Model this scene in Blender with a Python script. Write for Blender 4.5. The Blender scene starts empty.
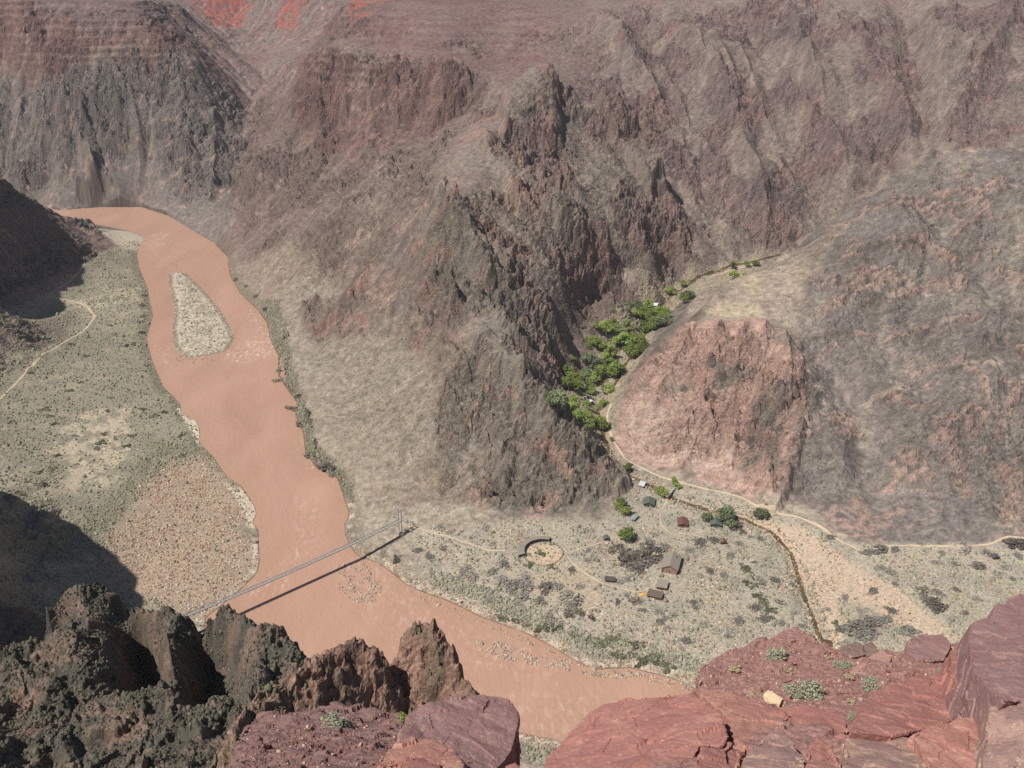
import bpy, bmesh, math, random, time
import numpy as np
from mathutils import Vector, Matrix

T0 = time.time()
R = math.radians
rng = np.random.default_rng(7)
random.seed(7)

QS = .75                 # sampling step of the land sheets
SUN_EL, SUN_A = R(56), R(35)
SUN, SKY, EXPO = 4.4, .05, 0.24
HAZE = 3.6e-5
SAT = .8

# ------------------------------------------------------------------ camera
CAM_H = 420.0            # metres above the river
PITCH = R(24.0)
FPX = 983.0
CP, SP = math.cos(PITCH), math.sin(PITCH)


def ray(px, py):
    """viewing ray of a photo pixel as (right, forward, up)"""
    u, v = px - 512.0, py - 384.0
    return u, FPX * CP - v * SP, -(FPX * SP + v * CP)


def pz(px, py, z):
    u, h, w = ray(px, py)
    t = (z - CAM_H) / w
    return (u * t, h * t, z)


def pY(px, py, Y):
    u, h, w = ray(px, py)
    t = Y / h
    return (u * t, Y, CAM_H + w * t)


# ------------------------------------------------------------------ noise
_perm = rng.permutation(512).astype(np.int32)
_perm = np.concatenate([_perm, _perm, _perm])
_ga = rng.random(512) * 2 * np.pi
_gx, _gy = np.cos(_ga).astype(np.float32), np.sin(_ga).astype(np.float32)


def pn(x, y, seed=0):
    x = np.asarray(x, np.float64) + seed * 17.31
    y = np.asarray(y, np.float64) - seed * 9.73
    xi = np.floor(x); yi = np.floor(y)
    xf = (x - xi).astype(np.float32); yf = (y - yi).astype(np.float32)
    xi = xi.astype(np.int32) & 511; yi = yi.astype(np.int32) & 511
    a = _perm[xi] + yi
    b = _perm[xi + 1] + yi
    u = xf * xf * xf * (xf * (xf * 6 - 15) + 10)
    w = yf * yf * yf * (yf * (yf * 6 - 15) + 10)

    def g(i, dx, dy):
        i = _perm[i & 1023]
        return _gx[i] * dx + _gy[i] * dy
    n00 = g(a, xf, yf); n10 = g(b, xf - 1, yf)
    n01 = g(a + 1, xf, yf - 1); n11 = g(b + 1, xf - 1, yf - 1)
    nx0 = n00 + u * (n10 - n00); nx1 = n01 + u * (n11 - n01)
    return (nx0 + w * (nx1 - nx0)) * 1.5


def fbm(x, y, scale, octv=4, seed=0, gain=.5):
    s = 0; a = 1; f = 1 / scale; n = 0
    for k in range(octv):
        s = s + a * pn(x * f, y * f, seed + k); n += a
        a *= gain; f *= 2.03
    return s / n


def ridged(x, y, scale, octv=4, seed=0, gain=.5):
    s = 0; a = 1; f = 1 / scale; n = 0; w = 1
    for k in range(octv):
        r = 1 - np.abs(pn(x * f, y * f, seed + k)) * 1.6
        r = np.clip(r, 0, 1) ** 2 * w
        s = s + a * r; n += a; w = np.clip(r * 1.7, .25, 1)
        a *= gain; f *= 2.07
    return s / n


def worley(x, y, scale, seed=0):
    """distance to the nearest scattered point, in cells"""
    x = np.asarray(x) / scale + seed * 7.7; y = np.asarray(y) / scale - seed * 3.3
    xi = np.floor(x).astype(np.int32); yi = np.floor(y).astype(np.int32)
    best = np.full(x.shape, 9., np.float32)
    for a in (-1, 0, 1):
        for b in (-1, 0, 1):
            h = _perm[(_perm[(xi + a) & 511] + yi + b) & 1023 % 512]
            px_ = xi + a + .5 + .45 * _gx[h]; py_ = yi + b + .5 + .45 * _gy[h]
            best = np.minimum(best, (x - px_) ** 2 + (y - py_) ** 2)
    return np.sqrt(best)


def sstep(a, b, x):
    t = np.clip((x - a) / (b - a), 0, 1)
    return t * t * (3 - 2 * t)


def resample(pts, step):
    pts = np.asarray(pts, float); out = [pts[0]]
    for a, b in zip(pts[:-1], pts[1:]):
        n = max(1, int(np.linalg.norm(b - a) / step))
        for k in range(1, n + 1):
            out.append(a + (b - a) * k / n)
    return np.array(out)


def seg_dist(X, Y, poly, closed=False):
    """distance to a polyline in plan"""
    p = np.asarray(poly, float)[:, :2]
    if closed:
        p = np.vstack([p, p[:1]])
    d2 = np.full(X.shape, 1e18)
    for a, b in zip(p[:-1], p[1:]):
        e = b - a; L = max(e @ e, 1e-9)
        t = np.clip(((X - a[0]) * e[0] + (Y - a[1]) * e[1]) / L, 0, 1)
        d2 = np.minimum(d2, (X - a[0] - t * e[0]) ** 2 + (Y - a[1] - t * e[1]) ** 2)
    return np.sqrt(d2)


def inside(X, Y, poly):
    p = np.asarray(poly, float)[:, :2]
    q = np.roll(p, -1, 0); c = np.zeros(X.shape, bool)
    for (x0, y0), (x1, y1) in zip(p, q):
        if y0 == y1:
            continue
        m = ((y0 > Y) != (y1 > Y)) & (X < (x1 - x0) * (Y - y0) / (y1 - y0) + x0)
        c ^= m
    return c


def sdf(X, Y, poly):
    """signed distance, negative inside"""
    d = seg_dist(X, Y, poly, True)
    return np.where(inside(X, Y, poly), -d, d)


def poly_mask(X, Y, poly, soft=6.0, warp=0.0, seed=0):
    """soft 0..1 mask of a plan polygon, evaluated only near it"""
    p = np.asarray(poly, float)[:, :2]
    m = soft * 2 + warp * 2
    lo, hi = p.min(0) - m, p.max(0) + m
    out = np.zeros(X.shape, np.float32)
    k = (X > lo[0]) & (X < hi[0]) & (Y > lo[1]) & (Y < hi[1])
    if not k.any():
        return out
    x, y = X[k], Y[k]
    if warp:
        s = warp * 3.0
        x, y = x + warp * fbm(x, y, s, 3, seed), y + warp * fbm(x, y, s, 3, seed + 9)
    out[k] = 1 - sstep(-soft, soft, sdf(x, y, p))
    return out


# ------------------------------------------------------------------ the river in plan (traced on the water level)
RIGHT_BANK = [(-60, 204), (30, 207), (63, 210), (100, 207), (142, 207), (167, 215), (187, 227), (213, 242), (227, 256), (230, 276), (240, 293),
    (257, 309), (267, 323), (270, 339), (278, 356), (278, 376), (287, 389), (297, 403), (295, 416), (303, 433), (305, 453),
    (317, 469), (337, 478), (341, 490), (348, 511), (348, 518), (344, 524), (345, 536), (352, 550), (359, 557), (378, 563), (393, 574),
    (406, 585), (419, 591), (450, 602), (480, 617), (507, 627), (527, 634), (550, 646), (573, 660), (593, 670), (630, 668),
    (673, 679), (692, 688), (740, 712), (800, 735), (880, 765), (1000, 800), (1150, 840)]
LEFT_BANK = [(-60, 214), (30, 212), (64, 216), (85, 222), (110, 227), (130, 231), (145, 237), (139, 247), (137, 256), (140, 269),
    (148, 289), (153, 316), (147, 339), (152, 359), (163, 386), (180, 403), (182, 413), (197, 421), (200, 429), (200, 443),
    (213, 456), (227, 476), (242, 486), (255, 506), (257, 514), (253, 522), (259, 531), (259, 546), (260, 559), (258, 572),
    (254, 576), (246, 585), (226, 602), (206, 618), (205, 640), (225, 665), (300, 700), (400, 722), (518, 732), (553, 739),
    (610, 758), (700, 785), (850, 830), (1150, 900)]
RIVER = [pz(x, y, 0)[:2] for x, y in RIGHT_BANK] + [pz(x, y, 0)[:2] for x, y in LEFT_BANK[::-1]]
ISLAND = [pz(x, y, 0)[:2] for x, y in [(170, 271), (175, 267), (183, 273), (200, 289), (217, 309), (227, 326), (232, 341), (224, 350), (206, 355),
    (187, 357), (177, 347), (175, 329), (177, 309), (172, 289)]]
CREEK_PX = [(830, 640, 2), (822, 643, 2), (815, 625, 3), (805, 600, 4), (800, 580, 4.5), (790, 550, 6), (770, 530, 7), (740, 517, 8), (700, 507, 8.5), (672, 497, 9),
    (650, 484, 10), (628, 475, 11), (612, 460, 12), (604, 440, 14), (597, 415, 16), (607, 395, 18), (622, 370, 21), (640, 345, 24),
    (655, 320, 27), (672, 293, 30), (700, 278, 34), (735, 268, 37), (756, 264, 39), (800, 255, 44), (840, 245, 50)]
CREEK = [pz(x, y, z) for x, y, z in CREEK_PX]
CREEK_LINE = resample([pz(845, 690, .3)] + CREEK, 8)

# ------------------------------------------------------------------ control lines of the land (photo pixel + elevation or distance)
def L(*pts):
    return [pz(*p) for p in pts]


def LY(*pts):
    return [pY(*p) for p in pts]


CTRL = []       # (points, resample step)
C = lambda pts, step=30: CTRL.append((pts, step))
# shores
C([pz(x, y, .6) for x, y in RIGHT_BANK[1:-4]], 40)
C([pz(x, y, .6) for x, y in LEFT_BANK[1:-3]], 40)
C(CREEK, 30)
# crest of the central spur
C(L((622, 489, 12), (608, 468, 26), (590, 440, 46), (555, 403, 68), (520, 378, 86), (487, 346, 98)))
C([pz(487, 346, 98)] + LY((464, 325, 858), (452, 290, 900), (443, 245, 955), (440, 203, 1000)))
C([pY(440, 203, 1000)] + LY((465, 190, 1060), (480, 150, 1200), (500, 125, 1290), (515, 97, 1400)))
# toe of the spur on the delta
C(L((400, 515, 7), (450, 522, 9), (500, 516, 12), (560, 520, 11), (600, 518, 10), (625, 497, 11)))
C(L((500, 440, 47), (560, 450, 42)))
# delta floor
C(L((420, 548, 4), (480, 575, 5), (540, 550, 7), (600, 590, 6), (660, 560, 8), (640, 630, 3.5), (700, 610, 5), (740, 640, 3.5)))
C(L((760, 560, 7), (740, 590, 6), (850, 620, 7), (870, 580, 9), (950, 620, 10), (1000, 570, 13), (1080, 610, 14)))
# creek banks
C(L((560, 385, 22), (572, 363, 26), (600, 320, 30), (615, 300, 34), (640, 288, 36), (690, 264, 42)))
C(L((600, 430, 17), (612, 442, 15), (640, 467, 13), (690, 484, 12), (750, 502, 12), (800, 517, 13), (850, 541, 13), (900, 546, 15), (1024, 541, 18)))
C(L((612, 402, 22), (640, 372, 30), (665, 335, 38), (700, 300, 46), (740, 280, 48)))
# hill with the flat top
C(L((625, 400, 40), (645, 360, 66), (672, 332, 86), (700, 323, 96), (735, 318, 99), (770, 322, 99), (790, 335, 93), (800, 365, 80), (803, 400, 64), (790, 470, 30)))
C([pz(700, 323, 96)] + LY((695, 292, 985), (735, 272, 1010), (770, 268, 1015)))
C(LY((770, 268, 1015), (790, 255, 1015), (830, 225, 1020), (870, 197, 1025), (900, 175, 1030), (935, 153, 1035), (980, 151, 1030), (1024, 150, 1030), (1100, 140, 1030)))
C(L((1024, 400, 78), (1024, 300, 128), (1080, 480, 45), (950, 400, 74), (950, 300, 124), (850, 300, 112)), 500)
C(L((800, 300, 108), (825, 350, 84), (850, 400, 60), (872, 460, 36), (885, 520, 18)))
C(L((740, 400, 55), (680, 400, 50), (720, 440, 30), (660, 440, 24)), 500)
# wall behind the creek
C(LY((760, 200, 1338), (760, 100, 1498), (760, 0, 1690)))
C(LY((860, 150, 1380), (880, 80, 1490), (900, 0, 1650)))
C(LY((1000, 100, 1420), (1024, 50, 1500), (1024, 0, 1600)))
C([(420, 1180, 70), (520, 1170, 105), (640, 1160, 140)])
C(LY((650, 50, 1590), (650, 0, 1740)))
C(LY((560, 25, 1690), (590, 70, 1540), (640, 130, 1420), (683, 200, 1335), (703, 250, 1238)))
C(LY((585, 5, 1830), (520, -10, 1950)))
# central massif, right edge and face
C(LY((550, 86, 1400), (580, 105, 1400), (613, 113, 1385), (635, 155, 1345), (655, 187, 1300), (672, 213, 1265), (690, 245, 1215)))
C(LY((540, 150, 1262)), 500)
C(LY((500, 300, 903), (550, 300, 930), (590, 300, 985), (510, 330, 853), (550, 330, 888), (578, 330, 950), (500, 260, 950), (560, 260, 985), (612, 262, 1035), (645, 258, 1112),
      (500, 220, 1035), (560, 220, 1070), (610, 220, 1110), (650, 222, 1175), (520, 180, 1160), (565, 180, 1195), (612, 180, 1240), (580, 150, 1300), (530, 362, 812), (556, 372, 850)), 500)
# left flank and cliffs over the river
C(LY((300, 200, 1370), (260, 150, 1520), (350, 200, 1230), (400, 200, 1100)), 500)
C(LY((300, 250, 1235), (350, 300, 1060), (400, 300, 990), (400, 400, 800), (350, 400, 850)), 500)
C(LY((300, 135, 1560), (350, 125, 1530), (400, 120, 1500), (450, 115, 1450), (480, 110, 1430)))
C(LY((300, 95, 1590), (350, 75, 1570), (400, 72, 1540), (450, 75, 1500)))
C(LY((330, 45, 1660), (400, 40, 1650), (450, 35, 1640)))
C(LY((345, 8, 1820), (400, 0, 1850), (450, 5, 1800)))
C(LY((480, 60, 1580), (500, 20, 1750), (520, 60, 1590)))
# far side: side canyon, ledge, wall over the bend
C(LY((245, 100, 1950), (240, 150, 1780), (232, 200, 1665)))
C(LY((345, 15, 1900), (300, 55, 1980), (262, 92, 2000)))
C(LY((180, 5, 2200), (205, 55, 1945), (235, 95, 1920)))
C(LY((240, 60, 2220), (240, 35, 2330), (240, 0, 2490), (300, 0, 2380), (330, -20, 2420), (190, -10, 2520)))
C(LY((0, 60, 1900), (50, 66, 1850), (100, 68, 1840), (150, 62, 1850), (195, 64, 1870)))
C(LY((0, 30, 1920), (50, 42, 1880), (100, 40, 1870), (150, 38, 1880), (190, 45, 1910)))
C(LY((0, 0, 1990), (50, 0, 1985), (100, 0, 1985), (150, 0, 2010)))
C(LY((0, 100, 1840), (0, 170, 1760), (60, 130, 1770), (120, 130, 1770), (180, 130, 1760), (200, 180, 1690)), 500)
# left terrace and the dark spur behind it
C(L((100, 250, 9), (120, 300, 7), (120, 380, 7), (90, 450, 8), (150, 500, 5), (120, 560, 7), (60, 330, 13), (40, 400, 17), (30, 470, 17), (-40, 400, 30), (0, 380, 24), (-80, 480, 50)), 500)
C(LY((-40, 168, 1330), (0, 176, 1345), (30, 195, 1350), (60, 225, 1365), (85, 243, 1385)))
C(L((-40, 305, 26), (0, 300, 22), (45, 290, 17), (75, 270, 13)))
C([(-900, 1320, 210), (-1000, 1420, 200), (-1150, 1550, 180), (-1300, 1700, 160)], 80)
# slope with the long shadow at lower left
C(L((-30, 520, 70), (0, 540, 48), (30, 575, 34), (60, 620, 30)), 500)
C([(-350, 498, 172), (-372, 478, 215), (-400, 445, 260), (-450, 400, 320), (-520, 330, 350)], 25)  # unseen ridge left of the frame, heights set to throw that shadow
C([(-306, 520, 22), (-330, 560, 24)], 20)
C([(-450, 565, 230), (-420, 520, 240)], 40)  # back of the unseen shadow-casting ridge
C([(-560, 700, 110), (-640, 860, 150), (-690, 950, 230), (-725, 1050, 300), (-750, 1150, 325), (-785, 1265, 335), (-900, 1330, 310)], 60)  # unseen wall left of the frame, raised to shade the dark spur
C([(-300, 470, 30), (-200, 430, 15), (-100, 400, 5), (0, 380, 8)], 60)
# beyond the frame
C([(700, 620, 40), (750, 800, 160), (800, 1000, 260), (900, 1300, 320), (1000, 1700, 340), (700, 2000, 340), (300, 2300, 340), (0, 2650, 340), (1300, 1200, 330)], 200)
C([(0, 3500, 330), (-800, 3600, 330), (-1500, 3400, 330), (-1900, 2600, 330), (-1700, 2200, 330), (-1500, 2050, 250), (-1350, 1900, 60)], 300)


def build_base():
    pts = np.vstack([resample(p, s) if len(p) > 1 else np.array(p) for p, s in CTRL])
    keep = []; seen = set()
    for i, p in enumerate(pts):
        k = (round(p[0] / 6), round(p[1] / 6))
        if k not in seen:
            seen.add(k); keep.append(i)
    pts = pts[keep]
    n = len(pts); S = 500.0
    xy = pts[:, :2] / S
    D = np.sqrt(((xy[:, None] - xy[None]) ** 2).sum(-1))
    A = np.zeros((n + 3, n + 3)); A[:n, :n] = D - 1e-3 * np.eye(n)
    A[:n, n] = 1; A[:n, n + 1:] = xy; A[n, :n] = 1; A[n + 1:, :n] = xy.T
    w = np.linalg.solve(A, np.concatenate([pts[:, 2], [0, 0, 0]]))
    return xy, w, S


GX0, GX1, GY0, GY1, GS = -2000.0, 1500.0, 260.0, 3560.0, 5.0
gx = np.arange(GX0, GX1 + .1, GS); gy = np.arange(GY0, GY1 + .1, GS)


def eval_base(xy, w, S):
    st = 2
    X, Y = np.meshgrid(gx[::st], gy[::st])
    q = np.stack([X.ravel(), Y.ravel()], 1) / S
    out = np.empty(len(q)); n = len(xy)
    for i in range(0, len(q), 20000):
        c = q[i:i + 20000]
        d = np.sqrt(((c[:, None, 0] - xy[None, :, 0]) ** 2) + ((c[:, None, 1] - xy[None, :, 1]) ** 2))
        out[i:i + 20000] = d @ w[:n] + w[n] + c @ w[n + 1:]
    Zc = out.reshape(X.shape)
    # bilinear refinement to the full grid
    yi = np.arange(len(gy)) / st; xi = np.arange(len(gx)) / st
    return bil(Zc, yi[:, None] + 0 * xi[None], xi[None] + 0 * yi[:, None])


def bil(G, fy, fx):
    fy = np.clip(fy, 0, G.shape[0] - 1.001); fx = np.clip(fx, 0, G.shape[1] - 1.001)
    iy = fy.astype(np.int32); ix = fx.astype(np.int32)
    ty = fy - iy; tx = fx - ix
    return (G[iy, ix] * (1 - tx) + G[iy, ix + 1] * tx) * (1 - ty) + (G[iy + 1, ix] * (1 - tx) + G[iy + 1, ix + 1] * tx) * ty


def cub(G, fy, fx):
    """Catmull-Rom sample of a grid"""
    fy = np.clip(fy, 1, G.shape[0] - 3.001); fx = np.clip(fx, 1, G.shape[1] - 3.001)
    iy = fy.astype(np.int32); ix = fx.astype(np.int32)
    ty = fy - iy; tx = fx - ix

    def wts(t):
        return (-.5 * t + t * t - .5 * t ** 3, 1 - 2.5 * t * t + 1.5 * t ** 3, .5 * t + 2 * t * t - 1.5 * t ** 3, -.5 * t * t + .5 * t ** 3)
    wy, wx = wts(ty), wts(tx)
    s = 0
    for a in range(4):
        row = 0
        for b in range(4):
            row = row + wx[b] * G[iy + a - 1, ix + b - 1]
        s = s + wy[a] * row
    return s


def at_grid(G, x, y, f=bil):
    return f(G, (y - GY0) / GS, (x - GX0) / GS)


def blur(G, n=1):
    for _ in range(n):
        P = np.pad(G, 1, mode='edge')
        G = (P[:-2, 1:-1] + P[2:, 1:-1] + P[1:-1, :-2] + P[1:-1, 2:] + 4 * P[1:-1, 1:-1]) / 8
    return G


def flow_acc(Z):
    """steepest-descent drainage area of every cell"""
    h, w = Z.shape
    P = np.pad(Z, 1, mode='constant', constant_values=1e9)
    best = np.zeros(Z.shape); tgt = np.full(Z.shape, -1, np.int64)
    idx = np.arange(h * w).reshape(h, w)
    for dy in (-1, 0, 1):
        for dx in (-1, 0, 1):
            if dx or dy:
                d = (Z - P[1 + dy:h + 1 + dy, 1 + dx:w + 1 + dx]) / math.hypot(dx, dy)
                m = d > best
                best = np.where(m, d, best); tgt = np.where(m, idx + dy * w + dx, tgt)
    order = np.argsort(-Z.ravel()).tolist(); t = tgt.ravel().tolist()
    acc = [1.0] * (h * w)
    for i in order:
        j = t[i]
        if j >= 0:
            acc[j] += acc[i]
    return np.array(acc).reshape(h, w), best
# ------------------------------------------------------------------ heights of the canyon on a plan grid
_xy, _w, _S = build_base()
ZB = eval_base(_xy, _w, _S)
GXX, GYY = np.meshgrid(gx, gy)
ZB = blur(ZB, 2)


def over0(a, b, m):
    return a + (b - a) * m


def grad(G):
    a, b = np.gradient(G, GS)
    return b, a, np.hypot(a, b)


_, _, SL0 = grad(blur(ZB, 6))
near_river = (ZB < 90) & (GYY < 2000) & (GXX > -1500)
SDR = np.full(ZB.shape, 400.0)
SDR[near_river] = sdf(GXX[near_river], GYY[near_river], RIVER)
SDI = np.full(ZB.shape, 400.0)
k = near_river & (np.abs(GXX + 330) < 250) & (np.abs(GYY - 1080) < 250)
SDI[k] = sdf(GXX[k], GYY[k], ISLAND)
DCR = np.full(ZB.shape, 400.0)
k = (np.hypot(GXX - 200, GYY - 850) < 700)
DCR[k] = seg_dist(GXX[k], GYY[k], CREEK_LINE)

wall = sstep(.22, .5, SL0) * sstep(6, 30, ZB) * sstep(10, 60, SDR)        # 0 on the flats, 1 on the slopes
WX = 40 * fbm(GXX, GYY, 260, 3, 51); WY = 40 * fbm(GXX, GYY, 260, 3, 61)
Z = ZB + wall * (15 * fbm(GXX + WX, GYY + WY, 190, 4, 3) + 13 * (ridged(GXX + WX, GYY + WY, 130, 4, 11) - .45))
Z = Z + wall * 3.0 * rng.standard_normal(Z.shape)
_a = np.arange(-40, 40, .5); _r = np.arange(385, 3450, 6.0)
_A, _R = np.meshgrid(R(1) * _a, _r)
class _S00: pass
_zb = at_grid(ZB, _R * np.sin(_A), _R * np.cos(_A))
def base_hit(px, py):
    u, h, w = ray(px, py); a = math.atan2(u, h); sl = w / math.hypot(u, h)
    col = _zb[:, int(np.clip(np.searchsorted(_a, math.degrees(a)), 0, len(_a) - 1))]
    k = int(np.argmax((col - CAM_H) / _r >= sl)); r = _r[k]
    return (r * math.sin(a), r * math.cos(a))
CARVE = np.full(Z.shape, .5)
for px, v in [([(560, -5), (1080, -5), (1080, 146), (936, 150), (830, 222), (762, 266), (702, 258), (604, 84)], .16), ([(800, 240), (935, 155), (1080, 150), (1080, 540), (862, 540), (792, 485), (800, 330)], .3),
              ([(238, 268), (290, 245), (430, 330), (440, 430), (470, 490), (400, 512), (346, 482), (300, 410)], .16), ([(235, 135), (480, 130), (410, 320), (300, 320), (235, 265)], .3),
              ([(480, 105), (552, 82), (664, 186), (698, 262), (600, 322), (520, 300), (440, 195)], .2), ([(690, 320), (770, 320), (840, 235), (740, 270), (696, 292)], .05), ([(-60, 40), (200, 40), (345, 8), (180, 0), (-60, 0)], .3), ([(606, 425), (642, 362), (768, 320), (806, 395), (775, 505), (640, 464)], .35)]:
    CARVE = over0(CARVE, v, poly_mask(GXX, GYY, [base_hit(*q) for q in px], 40, 0))
for it in range(3):
    acc, slp = flow_acc(Z)
    carve = np.clip(np.log(acc) - 1.2, 0, 5.5) ** 1.25
    Z = Z - CARVE * wall * np.clip(slp / GS, 0, 1.0) * carve * (2.4, 1.6, 1.0)[it]
    Z = blur(Z, 1)
FLOW = blur(np.clip(np.log(acc), 0, 8), 1)
Z = Z + wall * 6.0 * 0
# keep gullies from cutting below the flats
Z = np.maximum(Z, np.minimum(ZB, 4 + .15 * np.maximum(SDR, 0)))
# river bed, banks, island, creek
bank = np.where(SDR > 0, np.maximum(Z, .5 + .03 * SDR), 0)
bed = -np.minimum(2.5, .12 * -SDR)
Z = np.where(SDR > 0, bank, bed)
Z = np.where(SDR < 40, Z * sstep(-2, 14, np.abs(SDR)) + (Z * .4) * (1 - sstep(-2, 14, np.abs(SDR))), Z)
Z = np.where(SDI < 6, np.maximum(Z, np.minimum(1.6, .12 * (3 - SDI))), Z)
Z = Z - 1.4 * (1 - sstep(1.5, 7, DCR)) * (SDR > 0)
ZG = Z.copy()
SLG = blur(grad(blur(ZG, 2))[2], 2)
CURV = blur(ZG - blur(ZG, 14), 1)

# ------------------------------------------------------------------ the seen sheet: rings around the viewpoint, finer where it is seen closer
az = np.concatenate([np.arange(-60, -36, .3), np.arange(-36, 36, .062 * QS), np.arange(36, 48, .3)])
rr = [385.0]
while rr[-1] < 3450:
    r = rr[-1]
    st = .95 if r < 900 else 1.3 if r < 1500 else 1.9 if r < 2100 else 3.2
    rr.append(r + st * QS)
rr = np.array(rr)
AZ, RR = np.meshgrid(R(1) * az, rr)          # rows: distance
VX = RR * np.sin(AZ); VY = RR * np.cos(AZ)
VZ = at_grid(ZG, VX, VY, cub)
vslope = at_grid(SLG, VX, VY); vwall = at_grid(wall, VX, VY); vsdr = at_grid(SDR, VX, VY)
vflow = at_grid(FLOW, VX, VY); vdcr = at_grid(DCR, VX, VY); vsdi = at_grid(SDI, VX, VY); vcurv = at_grid(CURV, VX, VY)


class Sheet:
    """a polar height sheet about the viewpoint: can be hit by a photo ray"""

    def __init__(s, az, rr, Z):
        s.az, s.rr, s.Z = R(1) * az, rr, Z

    def hit(s, px, py):
        u, h, w = ray(px, py)
        a = math.atan2(u, h); sl = w / math.hypot(u, h)
        j = np.clip(np.searchsorted(s.az, a) - 1, 0, len(s.az) - 2)
        t = (a - s.az[j]) / (s.az[j + 1] - s.az[j])
        col = s.Z[:, j] * (1 - t) + s.Z[:, j + 1] * t
        f = (col - CAM_H) / s.rr - sl
        k = np.argmax(f >= 0)
        if k == 0 and f[0] < 0:
            return None
        if k == 0:
            r = s.rr[0]
        else:
            r = s.rr[k - 1] + (s.rr[k] - s.rr[k - 1]) * (-f[k - 1]) / (f[k] - f[k - 1] + 1e-12)
        z = np.interp(r, s.rr, col)
        return (r * math.sin(a), r * math.cos(a), float(z))

    def height(s, x, y):
        a = math.atan2(x, y); r = math.hypot(x, y)
        fj = np.interp(a, s.az, np.arange(len(s.az))); fi = np.interp(r, s.rr, np.arange(len(s.rr)))
        return float(bil(s.Z, np.array([fi]), np.array([fj]))[0])

    def line(s, px, step=None):
        p = [s.hit(*q[:2]) for q in px]
        p = [q for q in p if q]
        return resample(p, step) if step else np.array(p)


def sheet_mesh(name, VX, VY, VZ, col=None, attrs=None):
    h, w = VZ.shape
    me = bpy.data.meshes.new(name)
    me.vertices.add(h * w)
    co = np.stack([VX, VY, VZ], -1).astype(np.float32).ravel()
    me.vertices.foreach_set('co', co)
    i = np.arange(h * w).reshape(h, w)
    q = np.stack([i[:-1, :-1], i[:-1, 1:], i[1:, 1:], i[1:, :-1]], -1).reshape(-1, 4)
    me.loops.add(q.size); me.polygons.add(len(q))
    me.loops.foreach_set('vertex_index', q.ravel().astype(np.int32))
    me.polygons.foreach_set('loop_start', np.arange(0, q.size, 4, dtype=np.int32))
    me.update(calc_edges=True)
    me.polygons.foreach_set('use_smooth', np.zeros(len(q), bool))
    if col is not None:
        a = me.attributes.new('rock', 'FLOAT_COLOR', 'POINT')
        a.data.foreach_set('color', np.concatenate([col, np.ones(col.shape[:-1] + (1,))], -1).astype(np.float32).ravel())
    for kx, v in (attrs or {}).items():
        a = me.attributes.new(kx, 'FLOAT', 'POINT'); a.data.foreach_set('value', v.astype(np.float32).ravel())
    return me
# ------------------------------------------------------------------ where each kind of rock, talus and ground lies (traced zones, kept in plan)
def lin(r, g, b, k=1.0):
    f = lambda c: (c / 255 / 12.92) if c < 10 else ((c / 255 + .055) / 1.055) ** 2.4
    return np.array([f(r), f(g), f(b)]) * k


S0 = Sheet(az, rr, VZ)


def zone(px, soft=6, warp=10, seed=0):
    p = S0.line(px)
    return poly_mask(VX, VY, p, soft, warp, seed)


# bold outcrops that stand proud of the slope
for px, hgt, soft, warp in [
    ([(500, 112), (520, 98), (548, 83), (558, 92), (559, 150), (535, 152), (505, 140)], 32, 8, 4),
    ([(560, 86), (572, 92), (582, 112), (572, 116), (562, 100)], 12, 5, 4),
    ([(468, 342), (487, 333), (502, 350), (545, 386), (522, 388), (480, 366)], 9, 3, 4),
    ([(703, 193), (722, 188), (745, 192), (768, 208), (760, 216), (722, 212)], 12, 4, 5),
    ([(598, 113), (615, 110), (640, 148), (664, 192), (650, 196), (620, 155)], 22, 5, 6),
    ([(432, 203), (445, 197), (470, 235), (505, 285), (490, 285), (455, 250)], 11, 4, 6),
    ([(480, 152), (500, 148), (520, 185), (560, 215), (590, 245), (570, 250), (520, 215)], 13, 5, 7),
    ([(530, 205), (560, 200), (625, 275), (610, 283), (570, 250)], 11, 4, 6),
    ([(700, 75), (715, 70), (738, 130), (726, 135)], 12, 5, 6),
    ([(848, 125), (862, 118), (880, 150), (868, 160)], 9, 5, 5),
    ([(300, 312), (340, 300), (345, 312), (310, 335)], 9, 4, 6),
    ([(420, 350), (450, 345), (470, 372), (440, 390)], 7, 4, 6),
    ([(30, 90), (42, 88), (50, 130), (40, 140)], 22, 6, 8),
    ([(70, 120), (85, 110), (110, 190), (92, 200)], 24, 6, 8),
    ([(80, 172), (95, 174), (104, 200), (92, 206), (78, 200)], 34, 4, 5),
    ([(425, 62), (462, 66), (470, 86), (455, 100), (425, 95)], 16, 5, 5),
    ([(600, 465), (622, 470), (630, 486), (618, 496), (600, 486)], 9, 3, 3),
    ([(760, 470), (800, 420), (806, 428), (790, 490), (776, 512), (760, 508)], 8, 3, 4),
    ([(770, 345), (800, 340), (806, 388), (790, 400)], 6, 3, 4),
]:
    VZ = VZ + hgt * zone(px, soft, warp, int(px[0][0]))

def stroke(px, h, wd):
    """a rib (h > 0) or a ravine (h < 0) along a traced line"""
    global VZ
    if px[0][0] > 595 and px[0][1] < 150 and abs(h) > 9:
        h, wd = h * 1.4, wd * 1.15
    p = S0.line(px)[:, :2]
    lo, hi = p.min(0) - 3 * wd, p.max(0) + 3 * wd
    k = (VX > lo[0]) & (VX < hi[0]) & (VY > lo[1]) & (VY < hi[1])
    x, y = VX[k], VY[k]
    x, y = x + .5 * wd * fbm(x, y, wd * 2.5, 3, 7), y + .5 * wd * fbm(x, y, wd * 2.5, 3, 8)
    dd = seg_dist(x, y, p) / wd
    VZ[k] += h * (np.exp(-dd * 1.3) if h > 0 else np.exp(-dd ** 2))


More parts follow.
